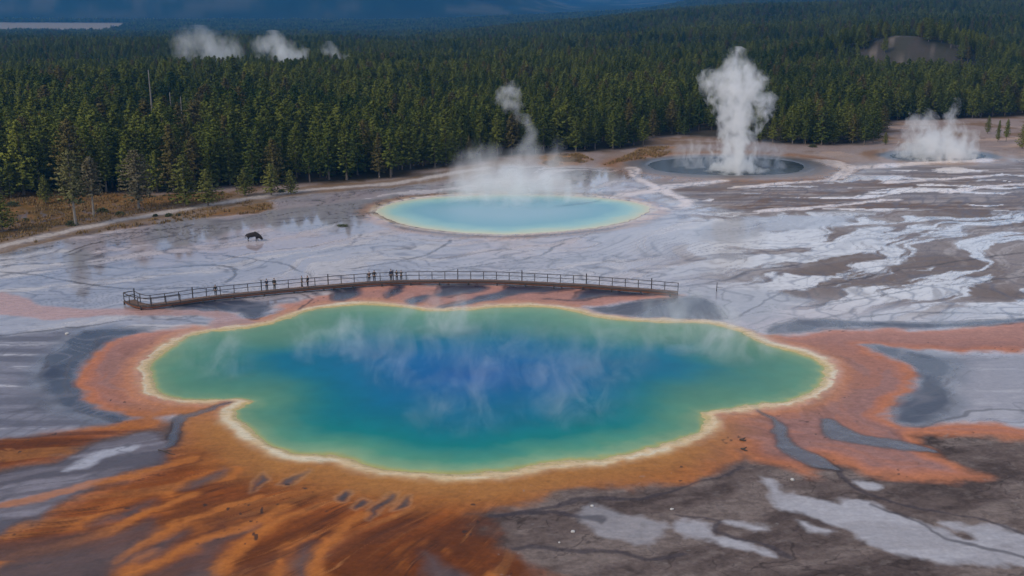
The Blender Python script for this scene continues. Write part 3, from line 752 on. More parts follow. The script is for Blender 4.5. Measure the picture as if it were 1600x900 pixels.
hh = (10.4 - 1.5 * sstep(380, 520, fy) + 2.2 * sstep(-20, -75, fx) * (fy < 420)) * (.64 + .56 * RNG.random(len(fx)) ** .8) * (.80 + .40 * fbm(fx / 32, fy / 32, 3, 117)) * np.where(fy > 1700, 1.25, 1)
hh *= np.where(fsd < 5, .66 + .34 * RNG.random(len(fx)) ** .6, 1)
fv = RNG.integers(0, len(VAR), len(fx)); fr = RNG.uniform(0, 6.28, len(fx))
# the trees that show largest become things of their own
px0, py0, f0 = proj(fx, fy, fz); _, py1, _ = proj(fx, fy, fz + hh)
wpx = 3.4 * F / f0 * .5
order = np.argsort(fy); cover = np.full(1600, 1000.0); vis = np.zeros(len(fx))
for i in order:
    if fy[i] > 420: break
    a, b = int(max(0, px0[i] - wpx[i])), int(min(1600, px0[i] + wpx[i] + 1))
    if b - a < 2: continue
    top = py1[i] + (py0[i] - py1[i]) * np.abs(np.arange(a, b) - px0[i]) / max(wpx[i], 1) * .8
    base = min(py0[i], 1000)
    vis[i] = np.clip(np.minimum(cover[a:b], base) - top, 0, None).sum()
    cover[a:b] = np.minimum(cover[a:b], top)
big = np.argsort(-vis)[:300]
ind = np.zeros(len(fx), bool); ind[big] = True
ZONES = [(130, 'behind the left part of the brown meadow'), (260, 'behind the two pale-trunked meadow pines'), (370, 'behind the bushy pine pair at the meadow end'),
         (480, 'behind the clump of pines above the bison'), (560, 'right of the pine clump above the bison'), (640, 'at the path left of the turquoise spring'), (720, 'above the left end of the turquoise spring'),
         (800, 'behind the wispy steam of the turquoise spring'), (880, 'left of the small golden meadow patch'), (1015, 'in the rounded forest tip behind the golden meadow patch'), (1110, 'left of the foot of the tall steam column'),
         (1210, 'directly behind the tall steam column'), (1300, 'in the dark row just right of the tall steam column'), (1385, 'in the dark row just left of the low steam cloud'), (1500, 'in the far tree line behind the low steam cloud'), (1700, 'in the far tree line above the far right meadow')]
protos = []
hq = np.median(hh[big])
for i in big:
    zi = next(n for n, (lim, _) in enumerate(ZONES) if px0[i] < lim or n == len(ZONES) - 1)
    front = 'front-row' if fsd[i] < 7 else 'second-row' if fsd[i] < 16 else 'inner'
    size = 'tall' if hh[i] > hq * 1.06 else 'short' if hh[i] < hq * .86 else 'middling'
    build = 'bushy' if fv[i] in (2, 4, 8, 6) else 'narrow'
    lab = f'{size} {build} {front} pine {ZONES[zi][1]}'
    r_, a, b = tree(VAR[fv[i]], float(fx[i]), float(fy[i]), float(fz[i]), float(hh[i]), float(fr[i]), lab, f'pines {ZONES[zi][1]}')
    if fv[i] not in [p[0] for p in protos]: protos.append((fv[i], b, a))
rest = ~ind
fm = bpy.data.meshes.new('forest'); fm.from_pydata(np.stack([fx[rest], fy[rest], fz[rest]], 1).tolist(), [], [])
attr(fm, 'tall', hh[rest] / 13.0); attr(fm, 'turn', fr[rest]); attr(fm, 'kind_index', fv[rest] % len(protos), 'INT'); attr(fm, 'wide', (1.3 + .35 * RNG.random(int(rest.sum()))) * np.where(fy[rest] > 950, 1.2, 1.0) * np.where(fy[rest] > 1700, 1.3, 1.0))
FO = link('forest', fm); tag(FO, 'dense dark green pine forest stretching back to the blue mountains', 'forest', kind='stuff')
gt = bpy.data.node_groups.new('forest_spread', 'GeometryNodeTree')
gt.interface.new_socket('Geometry', in_out='INPUT', socket_type='NodeSocketGeometry'); gt.interface.new_socket('Geometry', in_out='OUTPUT', socket_type='NodeSocketGeometry')
gi, go = gt.nodes.new('NodeGroupInput'), gt.nodes.new('NodeGroupOutput')
iop = gt.nodes.new('GeometryNodeInstanceOnPoints'); g2i = gt.nodes.new('GeometryNodeGeometryToInstance')
for _, cobj, tobj in protos:
    j = gt.nodes.new('GeometryNodeJoinGeometry')
    for ob in (cobj, tobj):
        oi = gt.nodes.new('GeometryNodeObjectInfo'); oi.inputs['Object'].default_value = ob; oi.transform_space = 'ORIGINAL'
        gt.links.new(oi.outputs['Geometry'], j.inputs[0])
    gt.links.new(j.outputs[0], g2i.inputs[0])
def na(name, typ):
    nd = gt.nodes.new('GeometryNodeInputNamedAttribute'); nd.data_type = typ; nd.inputs[0].default_value = name; return nd.outputs[0]
gt.links.new(gi.outputs[0], iop.inputs['Points']); gt.links.new(g2i.outputs[0], iop.inputs['Instance'])
iop.inputs['Pick Instance'].default_value = True
gt.links.new(na('kind_index', 'INT'), iop.inputs['Instance Index'])
cx = gt.nodes.new('ShaderNodeCombineXYZ'); gt.links.new(na('turn', 'FLOAT'), cx.inputs[2]); gt.links.new(cx.outputs[0], iop.inputs['Rotation'])
sx = gt.nodes.new('ShaderNodeCombineXYZ'); ta = na('tall', 'FLOAT'); mu = gt.nodes.new('ShaderNodeMath'); mu.operation = 'MULTIPLY'
gt.links.new(ta, mu.inputs[0]); gt.links.new(na('wide', 'FLOAT'), mu.inputs[1])
gt.links.new(mu.outputs[0], sx.inputs[0]); gt.links.new(mu.outputs[0], sx.inputs[1]); gt.links.new(ta, sx.inputs[2]); gt.links.new(sx.outputs[0], iop.inputs['Scale'])
gt.links.new(iop.outputs[0], go.inputs[0])
md = FO.modifiers.new('spread', 'NODES'); md.node_group = gt
print('forest', len(fx), round(time.time() - T0, 1))

# dead snags standing above the canopy
for px, by, ty, lab in ((240, 205, 108, 'tall bare grey dead trunk sticking out of the left forest'), (270, 205, 143, 'short bare dead trunk right of the tall dead trunk'), (286, 205, 150, 'shortest bare dead trunk in the left forest')):
    x, y = g(px, by); u, dy, dz = ray(px, ty); h = H + dz * y / dy
    o = link('dead_tree', trunk_mesh('dead_tree', h, .38 if h > 12 else .3, rv, 0, 10, .3), M_PALE, None, (x, y, float(terrain(np.array([x]), np.array([y]))[0])))
    tag(o, lab, 'dead tree')

# dry grass and low scrub of the meadows
def tufts(name, polys, n, hmin, hmax, mat, label, cat, seed):
    rg_ = np.random.default_rng(seed); v, f = [], []
    for poly, share in polys:
        pw = gp(poly); lo, hi = pw.min(0), pw.max(0); k = 0
        pts = rg_.uniform(lo, hi, (n * 4, 2)).astype(np.float32)
        pts = pts[(sdf(pts[:, 0], pts[:, 1], pw, 5) > .3) & (fbm(pts[:, 0] / 5, pts[:, 1] / 5, 3, 7) > .45) & (ldist(pts[:, 0], pts[:, 1], gp(PATH), 9) > 2.2)][:int(n * share)]
        for x, y in pts:
            for _ in range(5):
                a = rg_.uniform(0, 6.28); hgt = rg_.uniform(hmin, hmax); w_ = .05 + hgt * .12; l = hgt * .5
                dx, dy_ = math.cos(a), math.sin(a); ox, oy = rg_.normal(0, .15, 2); n0 = len(v)
                v += [(x + ox - dy_ * w_, y + oy + dx * w_, -.05), (x + ox + dy_ * w_, y + oy - dx * w_, -.05), (x + ox + dx * l, y + oy + dy_ * l, hgt)]
                f.append((n0, n0 + 1, n0 + 2))
    tag(link(name, pymesh(name, v, f), mat), label, cat, kind='stuff')
M_GRASS = mat_simple('dry_grass', (.20, .125, .045), .9, .5, .4)
tufts('dry_grass', [(MEADOW, 1.0), (GRASS2, .25), (GRASS3, .2)], 2600, .25, .6, M_GRASS, 'golden brown dry grass on the meadow between forest and path', 'grass', 5)
M_SCRUB = mat_simple('scrub_leaf', (.075, .085, .03), .85, .5, .8)
def shrub(px, py, r, lab, grp=None):
    x, y = g(px, py); v, f = [], []
    for _ in range(int(130 * r)):
        a, b = rv.uniform(0, 6.28), rv.uniform(.05, 1.45); q = r * rv.uniform(.55, 1)
        c = Vector((math.cos(a) * math.cos(b) * q * 1.25, math.sin(a) * math.cos(b) * q * 1.25, math.sin(b) * q * .8))
        for _ in range(3):
            dr = (c.normalized() + Vector((rv.gauss(0, .7), rv.gauss(0, .7), rv.gauss(0, .7)))).normalized() * rv.uniform(.2, .4)
            sd_ = dr.cross(Vector((rv.gauss(0, 1), rv.gauss(0, 1), 1))).normalized() * .1
            n0 = len(v); v += [tuple(c - dr * .3 + sd_), tuple(c - dr * .3 - sd_), tuple(c + dr)]; f.append((n0, n0 + 1, n0 + 2))
    if px == 536: v = [(a * 1.3, b * 1.3, c * .4) for a, b, c in v]  # low moss patch, made from the shrub tufts by spreading and flattening
    tag(link('shrub', pymesh('shrub', v, f), M_SCRUB, None, (x, y, 0)), lab, 'shrub', grp)
for px, py, r, lab in ((112, 352, 1.0, 'green shrub at the foot of the tallest meadow pine'), (40, 345, .5, 'small dark shrub alone on the left meadow'), (187, 336, .8, 'low dark shrub between the pale-trunked pines and the broad pine'),
                       (243, 338, .4, 'tiny dark shrub beside the path, left of three'), (264, 338, .6, 'dark shrub beside the path, middle of three'), (278, 337, .4, 'tiny dark shrub beside the path, right of three'),
                       (160, 332, 1.1, 'flat pale green shrub right of the pale-trunked pines'), (536, 353, .7, 'flat olive mossy patch on wet ground left of the turquoise spring'), (20, 322, 1.2, 'round shrub at the forest foot on the far left'),
                       (440, 300, .7, 'small shrub behind the path beside the pine clump'), (1270, 230, 1.0, 'low brown shrub in front of the dark tree row')):
    shrub(px, py, r, lab)
print('plants', round(time.time() - T0, 1))

# ------------------------------------------------------------------ boardwalk
M_DECK = mat_simple('deck_wood', (.13, .075, .052), .85, .5, 2.5, .2)
M_RAIL = mat_simple('rail_wood', (.045, .038, .040), .85, .4, 3)
M_RUST = mat_simple('mat_stained_beam', (.20, .070, .032), .85, .45, 1.2)
BW = [(202,469),(212,474),(232,477),(280,471),(330,464),(430,454),(520,446),(585,441),(640,439),(700,438.5),(755,438.5),(800,440),(880,444),(920,446),(985,451),(1024,454),(1058,457)]
bw = [Vector((*g(a, b, .5), .5)) for a, b in smooth_poly(BW, 3, False)]
def offset_line(pts, off):
    out = []
    for i, p in enumerate(pts):
        a, b = pts[max(i - 1, 0)], pts[min(i + 1, len(pts) - 1)]
        t = (b - a); t.z = 0; t.normalize(); out.append(p + Vector((-t.y, t.x, 0)) * off)
    return out
def beam(pts, w_, h_, dz):
    v, f = [], []
    L, R_ = offset_line(pts, w_ / 2), offset_line(pts, -w_ / 2)
    for l, r in zip(L, R_):
        for q, z in ((l, dz), (r, dz), (r, dz + h_), (l, dz + h_)): v.append((q.x, q.y, q.z + z))
    for i in range(len(pts) - 1):
        for k in range(4):
            a, b = i * 4 + k, i * 4 + (k + 1) % 4; f.append((a, b, b + 4, a + 4))
    n = len(v); f += [(3, 2, 1, 0), (n - 4, n - 3, n - 2, n - 1)]
    return v, f
def resample(pts, step):
    out = [pts[0]]; acc = 0
    for a, b in zip(pts, pts[1:]):
        L = (b - a).length; t = step - acc
        while t <= L: out.append(a.lerp(b, t / L)); t += step
        acc = (acc + L) % step
    return out
B0 = empty('boardwalk', (0, 0, 0)); tag(B0, 'long dark wooden boardwalk with railing curving behind the big blue pool', 'boardwalk')
# planked deck: one mesh, every plank a board with a gap
def deck():
    v, f = [], []
    pts = resample(bw, .34)
    for a, b in zip(pts, pts[1:]):
        t = (b - a).normalized(); n = Vector((-t.y, t.x, 0)); a2 = a + t * .02; b2 = b - t * .02; k = len(v); jz = rv.uniform(-.012, .012); jw = rv.uniform(-.03, .03)
        for z in (-.06, 0):
            for q, s in ((a2, -.8), (b2, -.8), (b2, .8), (a2, .8)): v.append(tuple(q + n * (s + jw) + Vector((0, 0, z + jz))))
        f += [(k + 3, k + 2, k + 1, k), (k + 4, k + 5, k + 6, k + 7)] + [(k + i, k + (i + 1) % 4, k + 4 + (i + 1) % 4, k + 4 + i) for i in range(4)]
    return pymesh('deck', v, f)
link('deck', deck(), M_DECK, B0)
for s in (-.62, .62):
    v, f = beam(offset_line(bw, s), .12, .19, -.26); link('stringer', pymesh('stringer', v, f), M_RUST, B0)
def post_mesh(name, h, w_, z0):
    bm = bmesh.new(); bmesh.ops.create_cube(bm, size=1)
    for q in bm.verts: q.co = Vector((q.co.x * w_, q.co.y * w_, z0 + (q.co.z + .5) * h))
    bmesh.ops.bevel(bm, geom=bm.edges[:], offset=w_ * .12, segments=1, affect='EDGES')
    me = bpy.data.meshes.new(name); bm.to_mesh(me); bm.free(); return me
pm_rail, pm_tall, pm_pile = post_mesh('railing_post', 1.30, .10, -.1), post_mesh('railing_post', 1.66, .14, -.1), post_mesh('pile', .95, .2, -.98)
for me in (pm_rail, pm_tall, pm_pile): me.materials.append(M_RAIL)
back_line, front_line = offset_line(bw, .76), offset_line(bw, -.70)
rp = resample(back_line, 1.9)
for i, p in enumerate(rp):
    o = link('railing_post', pm_tall if i % 5 == 0 else pm_rail, None, B0, p)
    nx = rp[min(i + 1, len(rp) - 1)] - rp[max(i - 1, 0)]; o.rotation_euler[2] = math.atan2(nx.y, nx.x)
for p in resample(front_line, 4.2)[:24]: link('pile', pm_pile, None, B0, p)
for p in resample(offset_line(bw, .66), 4.2)[:24]: link('pile', pm_pile, None, B0, p)
for nm, dz, hh_ in (('handrail', 1.14, .075), ('middle_rail', .62, .06)):
    v, f = beam(back_line, .08, hh_, dz); link(nm, pymesh(nm, v, f), M_RAIL, B0)
v, f = beam(front_line, .12, .10, .05); link('kerb_board', pymesh('kerb_board', v, f), M_RAIL, B0)
# short return railing at the left end
a, b = back_line[0], front_line[0]
for nm, dz in (('handrail', 1.14), ('middle_rail', .62)):
    v, f = beam([a, b], .10, .10, dz); link(nm, pymesh(nm, v, f), M_RAIL, B0)
link('railing_post', pm_rail, None, B0, b)
bb = offset_line(bw, -.70)[:10]
v, f = beam(bb, .10, .10, 1.14); link('handrail', pymesh('handrail', v, f), M_RAIL, B0)
for p in resample(bb, 1.9)[1:]: link('railing_post', pm_rail, None, B0, p)

# ------------------------------------------------------------------ people and bison: skinned figures
def skin_obj(name, joints, edges, mat, parent=None, sub=2):
    me = bpy.data.meshes.new(name); me.from_pydata([j[:3] for j in joints], edges, []); me.update()
    o = link(name, me, mat, parent)
    m = o.modifiers.new('skin', 'SKIN'); m.use_smooth_shade = True
    for i, j in enumerate(joints):
        sv = me.skin_vertices[0].data[i]; r = j[3] if len(j) > 3 else .05
        sv.radius = (r, j[4] if len(j) > 4 else r); sv.use_root = (i == 0)
    s = o.modifiers.new('smooth', 'SUBSURF'); s.levels = s.render_levels = sub
    return o
def frozen(o):
    """the evaluated figure as plain mesh data"""
    dg = bpy.context.evaluated_depsgraph_get(); me = bpy.data.meshes.new_from_object(o.evaluated_get(dg))
    o.modifiers.clear(); old = o.data; o.data = me; me.name = old.name; bpy.data.meshes.remove(old)
    me.polygons.foreach_set('use_smooth', [True] * len(me.polygons)); return o
M_SKIN = mat_simple('skin', (.42, .26, .19), .6, .1)
M_HAIR = mat_simple('dark_hair', (.035, .025, .02), .7, .3)
def cloth(name, c): return mat_simple(name, c, .85, .25, 6)
JACKETS = [cloth('black_jacket', (.022, .022, .026)), cloth('navy_jacket', (.025, .032, .06)), cloth('grey_jacket', (.085, .085, .09)), cloth('brown_jacket', (.075, .045, .03))]
PANTS = [cloth('dark_trousers', (.02, .021, .027)), cloth('grey_trousers', (.06, .06, .066))]
def person_parts(pose):
    la, ra, step = pose                                   # left/right hand positions relative, stride
    J = [(0, 0, .94, .13, .10), (0, 0, 1.12, .125, .095), (0, 0, 1.32, .16, .105), (0, 0, 1.45, .10, .08), (0, .01, 1.53, .055), (0, .02, 1.61, .085, .095), (0, .02, 1.70, .075, .085)]
    E = [(0, 1), (1, 2), (2, 3), (3, 4), (4, 5), (5, 6)]
    for s, hand in ((1, la), (-1, ra)):
        n = len(J); sh = Vector((.18 * s, 0, 1.41)); hd = Vector(hand); el = (sh + hd) / 2 + Vector((.04 * s, -.05, -.02))
        J += [(*sh, .06), (*el, .045), (*hd, .032), (*(hd + (hd - el).normalized() * .09), .028, .016)]
        E += [(2, n), (n, n + 1), (n + 1, n + 2), (n + 2, n + 3)]
        for k in range(4):                                # fingers as short chains, thumb to the side below
            q = len(J); dd = (hd - el).normalized(); sidev = Vector((0, 1, 0)) if abs(dd.y) < .8 else Vector((0, 0, 1))
            p0 = hd + dd * .10 + sidev * (.012 - .0)*0 + sidev * (k - 1.5) * .02; J += [(*p0, .009), (*(p0 + dd * (.05 + .012 * (k in (1, 2)))), .007)]; E += [(n + 3, q), (q, q + 1)]
        q = len(J); J += [(*(hd + dd * .05 + sidev * .05), .010)]; E += [(n + 2, q)]
        n = len(J); off = step * s
        J += [(.095 * s, 0, .86, .095), (.10 * s, off * .45 + .02, .50, .062), (.10 * s, off - .02, .10, .042), (.105 * s, off + .16, .04, .040, .03)]
        E += [(0, n), (n, n + 1), (n + 1, n + 2), (n + 2, n + 3)]
    jk = [(0, 0, .88, .165, .125), (0, 0, 1.12, .15, .118), (0, 0, 1.33, .185, .128), (0, 0, 1.46, .10, .09)]; je = [(0, 1), (1, 2), (2, 3)]
    for s, hand in ((1, la), (-1, ra)):
        n = len(jk); sh = Vector((.19 * s, 0, 1.405)); hd = Vector(hand); el = (sh + hd) / 2 + Vector((.04 * s, -.05, -.02))
        jk += [(*sh, .078), (*el, .062), (*(hd * .9 + el * .1), .048)]; je += [(2, n), (n, n + 1), (n + 1, n + 2)]
    tr = [(0, 0, .93, .14, .11)]; te = []
    for s in (1, -1):
        n = len(tr); off = step * s
        tr += [(.095 * s, 0, .85, .105), (.10 * s, off * .45 + .02, .50, .075), (.10 * s, off - .02, .12, .058)]; te += [(0, n), (n, n + 1), (n + 1, n + 2)]
    hr = [(0, -.02, 1.60, .075), (0, .0, 1.70, .088), (0, .02, 1.765, .06)]; he = [(0, 1), (1, 2)]
    return (J, E), (jk, je), (tr, te), (hr, he)
POSES = [((.26, .06, .93), (-.26, .05, .94), 0.02), ((.20, .36, 1.12), (-.20, .36, 1.12), 0.05), ((.25, .16, .95), (-.25, -.12, .93), .16)]
PROTO = []
for ps in POSES:
    meshes = []
    for nm, (j, e) in zip(('person', 'jacket', 'trousers', 'hair'), person_parts(ps)):
        o = frozen(skin_obj(nm, j, e, M_SKIN, None, 2 if nm == 'person' else 1)); me = o.data; me.materials.clear(); meshes.append(me); bpy.data.objects.remove(o)
    for sx_ in (-.03, .03): pass
    PROTO.append(meshes)
def deck_point(px):
    best = min(bw, key=lambda q: abs(proj(q.x, q.y, q.z)[0] - px))
    x, y = best.x, best.y
    i = bw.index(best); j = min(i + 1, len(bw) - 1); k = max(i - 1, 0)
    for a_, b_ in ((bw[k], best), (best, bw[j])):
        pa, pb = proj(*a_)[0], proj(*b_)[0]
        if min(pa, pb) <= px <= max(pa, pb) and pa != pb: q = a_.lerp(b_, (px - pa) / (pb - pa)); x, y = q.x, q.y
    return x, y
FOLK = [(337, 0, 0, 0, 0, 'person in black jacket standing alone on the left stretch of the boardwalk'), (417, 1, 1, 0, .3, 'person in navy jacket leaning on the boardwalk rail, left of a pair'),
        (429, 0, 0, 1, -.4, 'person in black jacket and grey trousers, right of a pair on the boardwalk'), (472, 2, 2, 0, 1.4, 'person in grey jacket walking behind another on the boardwalk bend'),
        (481, 0, 0, 0, 1.2, 'person in black jacket next to the grey-jacketed walker on the boardwalk'), (577, 1, 3, 0, .2, 'person in brown jacket leaning on the rail beside a standing visitor in black'),
        (585, 0, 0, 0, .1, 'person in black jacket standing upright right of the brown-jacketed visitor'), (611, 0, 1, 1, .6, 'person in navy jacket, leftmost of the tight group at the boardwalk centre'),
        (620, 1, 0, 0, -.2, 'person in black jacket, middle of the tight group at the boardwalk centre'), (627, 1, 2, 0, .4, 'person in grey jacket, rightmost of the tight group at the boardwalk centre')]
for px, ps, jk, tr, rz, lab in FOLK:
    x, y = deck_point(px); me = PROTO[ps]
    b = me[0]; 
    if not b.materials: b.materials.append(M_SKIN)
    o = link('person', b, None, None, (x, y + .1, .505)); o.rotation_euler[2] = rz; s = 1.0 + .05 * math.sin(px); o.scale = (s, s, s)
    tag(o, lab, 'person')
    for nm, m_, mt in (('jacket', me[1], JACKETS[jk]), ('trousers', me[2], PANTS[tr]), ('hair', me[3], M_HAIR)):
        c = link(nm, m_.copy() if m_.materials else m_, None, o); c.data.materials.clear(); c.data.materials.append(mt)

M_BISON = mat_simple('bison_hide', (.014, .009, .009), .9, .5, 3.5, .4)
M_HORN = mat_simple('horn', (.10, .085, .07), .5, .2)
J = [(-.15, 0, 1.15, .44, .46), (-.62, 0, 1.12, .40, .44), (-1.12, 0, 1.12, .34, .40), (-1.42, 0, 1.06, .20, .26), (.32, 0, 1.28, .44, .54), (.72, 0, 1.26, .38, .54), (1.08, 0, 1.02, .29, .38), (1.38, 0, .74, .23, .27), (1.60, 0, .50, .18, .19), (1.74, 0, .36, .12, .12)]
E = [(0, 1), (1, 2), (2, 3), (0, 4), (4, 5), (5, 6), (6, 7), (7, 8), (8, 9)]
for s in (1, -1):
    for bx, st_, pts in ((-1.05, 2, ((-.02, .24, .82, .20), (.10, .24, .60, .13), (-.12, .24, .38, .085), (-.06, .24, .12, .07), (.02, .24, .03, .075))),
                         (.58, 5, ((.0, .24, .80, .17), (.02, .23, .52, .11), (.0, .22, .32, .085), (.0, .22, .12, .07), (.06, .22, .03, .075)))):
        n = len(J); off = .12 * s * (1 if bx > 0 else -1)
        J += [(bx + q[0] + off * (1 - q[2]), q[1] * s, q[2], q[3]) for q in pts]; E += [(st_, n)] + [(n + i, n + i + 1) for i in range(4)]
n = len(J); J += [(-1.60, 0, .98, .05), (-1.68, .03, .70, .035), (-1.66, .05, .48, .05)]; E += [(3, n), (n, n + 1), (n + 1, n + 2)]
n = len(J); J += [(1.42, 0, .42, .09), (1.40, 0, .28, .04)]; E += [(7, n), (n, n + 1)]           # beard
bis = skin_obj('bison', J, E, M_BISON); frozen(bis)
bx, by = g(397, 377); bis.location = (bx, by, 0); bis.rotation_euler[2] = -.12; bis.scale = (.92, .92, .98)
tag(bis, 'dark brown bison grazing with lowered head on the wet flat', 'bison')
for s in (1, -1):
    h = frozen(skin_obj('horn', [(1.30, .20 * s, .96, .06), (1.34, .33 * s, 1.0, .05), (1.36, .38 * s, 1.12, .03), (1.34, .34 * s, 1.20, .012)], [(0, 1), (1, 2), (2, 3)], M_HORN, bis, 1))

# ------------------------------------------------------------------ stones and sticks
M_STONE = mat_simple('pale_stone', (.42, .41, .41), .8, .25, 2, .3)
def stone(px, py, r, lab):
    bm = bmesh.new(); bmesh.ops.create_icosphere(bm, subdivisions=3, radius=1)
    sd_ = rv.uniform(0, 50)
    for q in bm.verts:
        n_ = math.sin(q.co.x * 3 + sd_) * .12 + math.sin(q.co.y * 4.3 + sd_ * 2) * .10 + math.sin(q.co.z * 5 + q.co.x * 2 + sd_) * .08
        q.co *= r * (1 + n_); q.co.z *= .6
    me = bpy.data.meshes.new('rock'); bm.to_mesh(me); bm.free(); me.polygons.foreach_set('use_smooth', [True] * len(me.polygons))
    x, y = g(px, py); tag(link('rock', me, M_STONE, None, (x, y, r * .25)), lab, 'rock')
for px, py, r, lab in ((105, 522, .34, 'white rock beside the dark run-off left of the big pool'), (895, 831, .22, 'white rock on the dark crust below the pool, larger of two'), (874, 848, .13, 'small white rock on the dark crust, lowest of two'),
                       (1238, 750, .27, 'pale round rock above the long white silica patch'), (925, 791, .2, 'pale wedge rock on the dark crust below the orange rim'), (1050, 796, .2, 'pale rock on grey crust right of centre')):
    stone(px, py, r * .72, lab)
M_STICK = mat_simple('dead_branch', (.05, .035, .028), .9, .4)
def stick(p, q, r, name, lab):
    a, b = Vector((*g(*p), .08)), Vector((*g(*q), .10)); J = [(*(a.lerp(b, t) + Vector((0, 0, .05 * math.sin(t * 7)))), r * (1 - .5 * t)) for t in (0, .35, .7, 1)]
    J += [(*(a.lerp(b, .55) + Vector((.3, .35, .12))), r * .4)]
    o = frozen(skin_obj(name, J, [(0, 1), (1, 2), (2, 3), (1, 4)], M_STICK, None, 1)); tag(o, lab, 'branch')
stick((247, 704), (274, 712), .06, 'fallen_branch', 'thin dead branch lying on the orange mat left of the pool notch')
stick((1155, 688), (1166, 690), .12, 'fallen_branch', 'short dark log on the orange mat right of the pool')
stick((1157, 702), (1168, 706), .10, 'fallen_branch', 'dark log at the tip of the grey crust below the right shore')
x, y = g(1120, 455); tag(link('stake', trunk_mesh('stake', 1.3, .07, rv, 0, 1, .7), M_RAIL, None, (x, y, 0)), 'thin dark stake standing in shallow water right of the boardwalk', 'stake')

# ------------------------------------------------------------------ steam
def mat_plume(name, Hh, Rm, cxc, rc, dc_, puffs, k, nscale=.40, amp=6.4, warp=6.0, col=(.995, .995, .995)):
    m = bpy.data.materials.new(name); t = NT(m)
    pos = t.n('ShaderNodeTexCoord').outputs['Object']
    wn = t.noise(pos, nscale * .55, 2, .5, True)
    vs = t.n('ShaderNodeVectorMath', operation='MULTIPLY_ADD'); t.L(wn, vs.inputs[0]); vs.inputs[1].default_value = (warp, warp, warp); vs.inputs[2].default_value = (-.5 * warp,) * 3
    va = t.n('ShaderNodeVectorMath', operation='ADD'); t.L(pos, va.inputs[0]); t.L(vs.outputs[0], va.inputs[1]); pw = va.outputs[0]
    sx_ = t.n('ShaderNodeSeparateXYZ'); t.L(pw, sx_.inputs[0])
    zn_ = t.m('DIVIDE', sx_.outputs[2], Hh, clamp=True)
    def curve(pts):
        nd = t.n('ShaderNodeFloatCurve'); c = nd.mapping.curves[0]
        while len(c.points) < len(pts): c.points.new(.5, .5)
        for p_, (a, b) in zip(c.points, pts): p_.location = (a, b)
        nd.mapping.update(); t.L(zn_, nd.inputs['Value']); return nd.outputs[0]
    cxv = t.m('MULTIPLY', t.m('SUBTRACT', curve(cxc), .5), 2 * Rm)
    rv_ = t.m('MAXIMUM', t.m('MULTIPLY', curve(rc), Rm), .05)
    dx = t.m('SUBTRACT', sx_.outputs[0], cxv)
    rr_ = t.m('SQRT', t.m('ADD', t.m('MULTIPLY', dx, dx), t.m('MULTIPLY', sx_.outputs[1], sx_.outputs[1])))
    core = t.m('SUBTRACT', 1, t.m('DIVIDE', rr_, rv_))
    for (a, b, c, r) in puffs:
        ds = t.n('ShaderNodeVectorMath', operation='DISTANCE'); t.L(pw, ds.inputs[0]); ds.inputs[1].default_value = (a, b, c)
        core = t.m('MAXIMUM', core, t.m('SUBTRACT', 1, t.m('DIVIDE', ds.outputs['Value'], r)))
    fn_ = t.noise(t.scalevec(pos, 1, 1, .75), nscale, 5, .62, dist=.6)
    core = t.m('MULTIPLY', core, 1.3)
    dn = t.m('ADD', core, t.m('MULTIPLY', t.m('SUBTRACT', fn_, .5), amp))
    dn = t.m('MULTIPLY', t.m('MAXIMUM', dn, 0), t.m('MULTIPLY', curve(dc_), k))
    dn = t.m('MULTIPLY', dn, t.m('GREATER_THAN', core, -.35))
    pv = t.n('ShaderNodeVolumePrincipled'); pv.inputs['Color'].default_value = (*col, 1); pv.inputs['Anisotropy'].default_value = .2
    t.L(dn, pv.inputs['Density']); t.L(pv.outputs[0], t.out.inputs['Volume'])
    return m
def interp(pts, t):
    return float(np.interp(t, [p[0] for p in pts], [p[1] for p in pts]))
def plume(px, by, ty, Rm, cxc, rc, dc_, puffs, k, label, zb=0.0, **kw):
    """a lumpy closed hull round the column; its density is worked out in the volume"""
    x, y = g(px, by, zb); u, dy, dz = ray(px, ty); Hh = H + dz * y / dy - zb
    pf = [(a * Rm, 0, c * Hh, r * Rm) for a, c, r in puffs]
    v, f = [], []; n = 28; rings = 30
    for i in range(rings + 1):
        tt = -.02 + 1.08 * i / rings; z = Hh * tt; tc = min(max(tt, 0), 1)
        c0 = (interp(cxc, tc) - .5) * 2 * Rm; r0 = interp(rc, tc) * Rm * 1.3 + .5
        for j in range(n):
            a = 6.2832 * j / n; e = r0
            for (q0, q1, q2, qr) in pf:          # grow the ring to enclose the puffs
                hz = qr * 1.25 * qr * 1.25 - (z - q2) ** 2
                if hz > 0:
                    hr = math.sqrt(hz); ddx = q0 - c0; bdot = ddx * math.cos(a); disc = bdot * bdot - (ddx * ddx - hr * hr)
                    if disc > 0: e = max(e, bdot + math.sqrt(disc))
            e *= 1 + .06 * math.sin(3 * a + i) + .04 * math.sin(5 * a - 1.7 * i)
            if i in (0, rings): e *= .35
            v.append((c0 + math.cos(a) * e, math.sin(a) * e, z))
    for i in range(rings):
        for j in range(n): f.append((i * n + j, i * n + (j + 1) % n, (i + 1) * n + (j + 1) % n, (i + 1) * n + j))
    f += [tuple(range(n))[::-1], tuple(rings * n + j for j in range(n))]
    m = mat_plume('steam_' + label.split()[0], Hh, Rm, cxc, rc, dc_, pf, k, **kw)
    m.cycles.volume_step_rate = .5
    o = link('steam_plume', pymesh('steam_plume', v, f, True), m, None, (x, y, zb + .05)); tag(o, label, 'steam'); return o
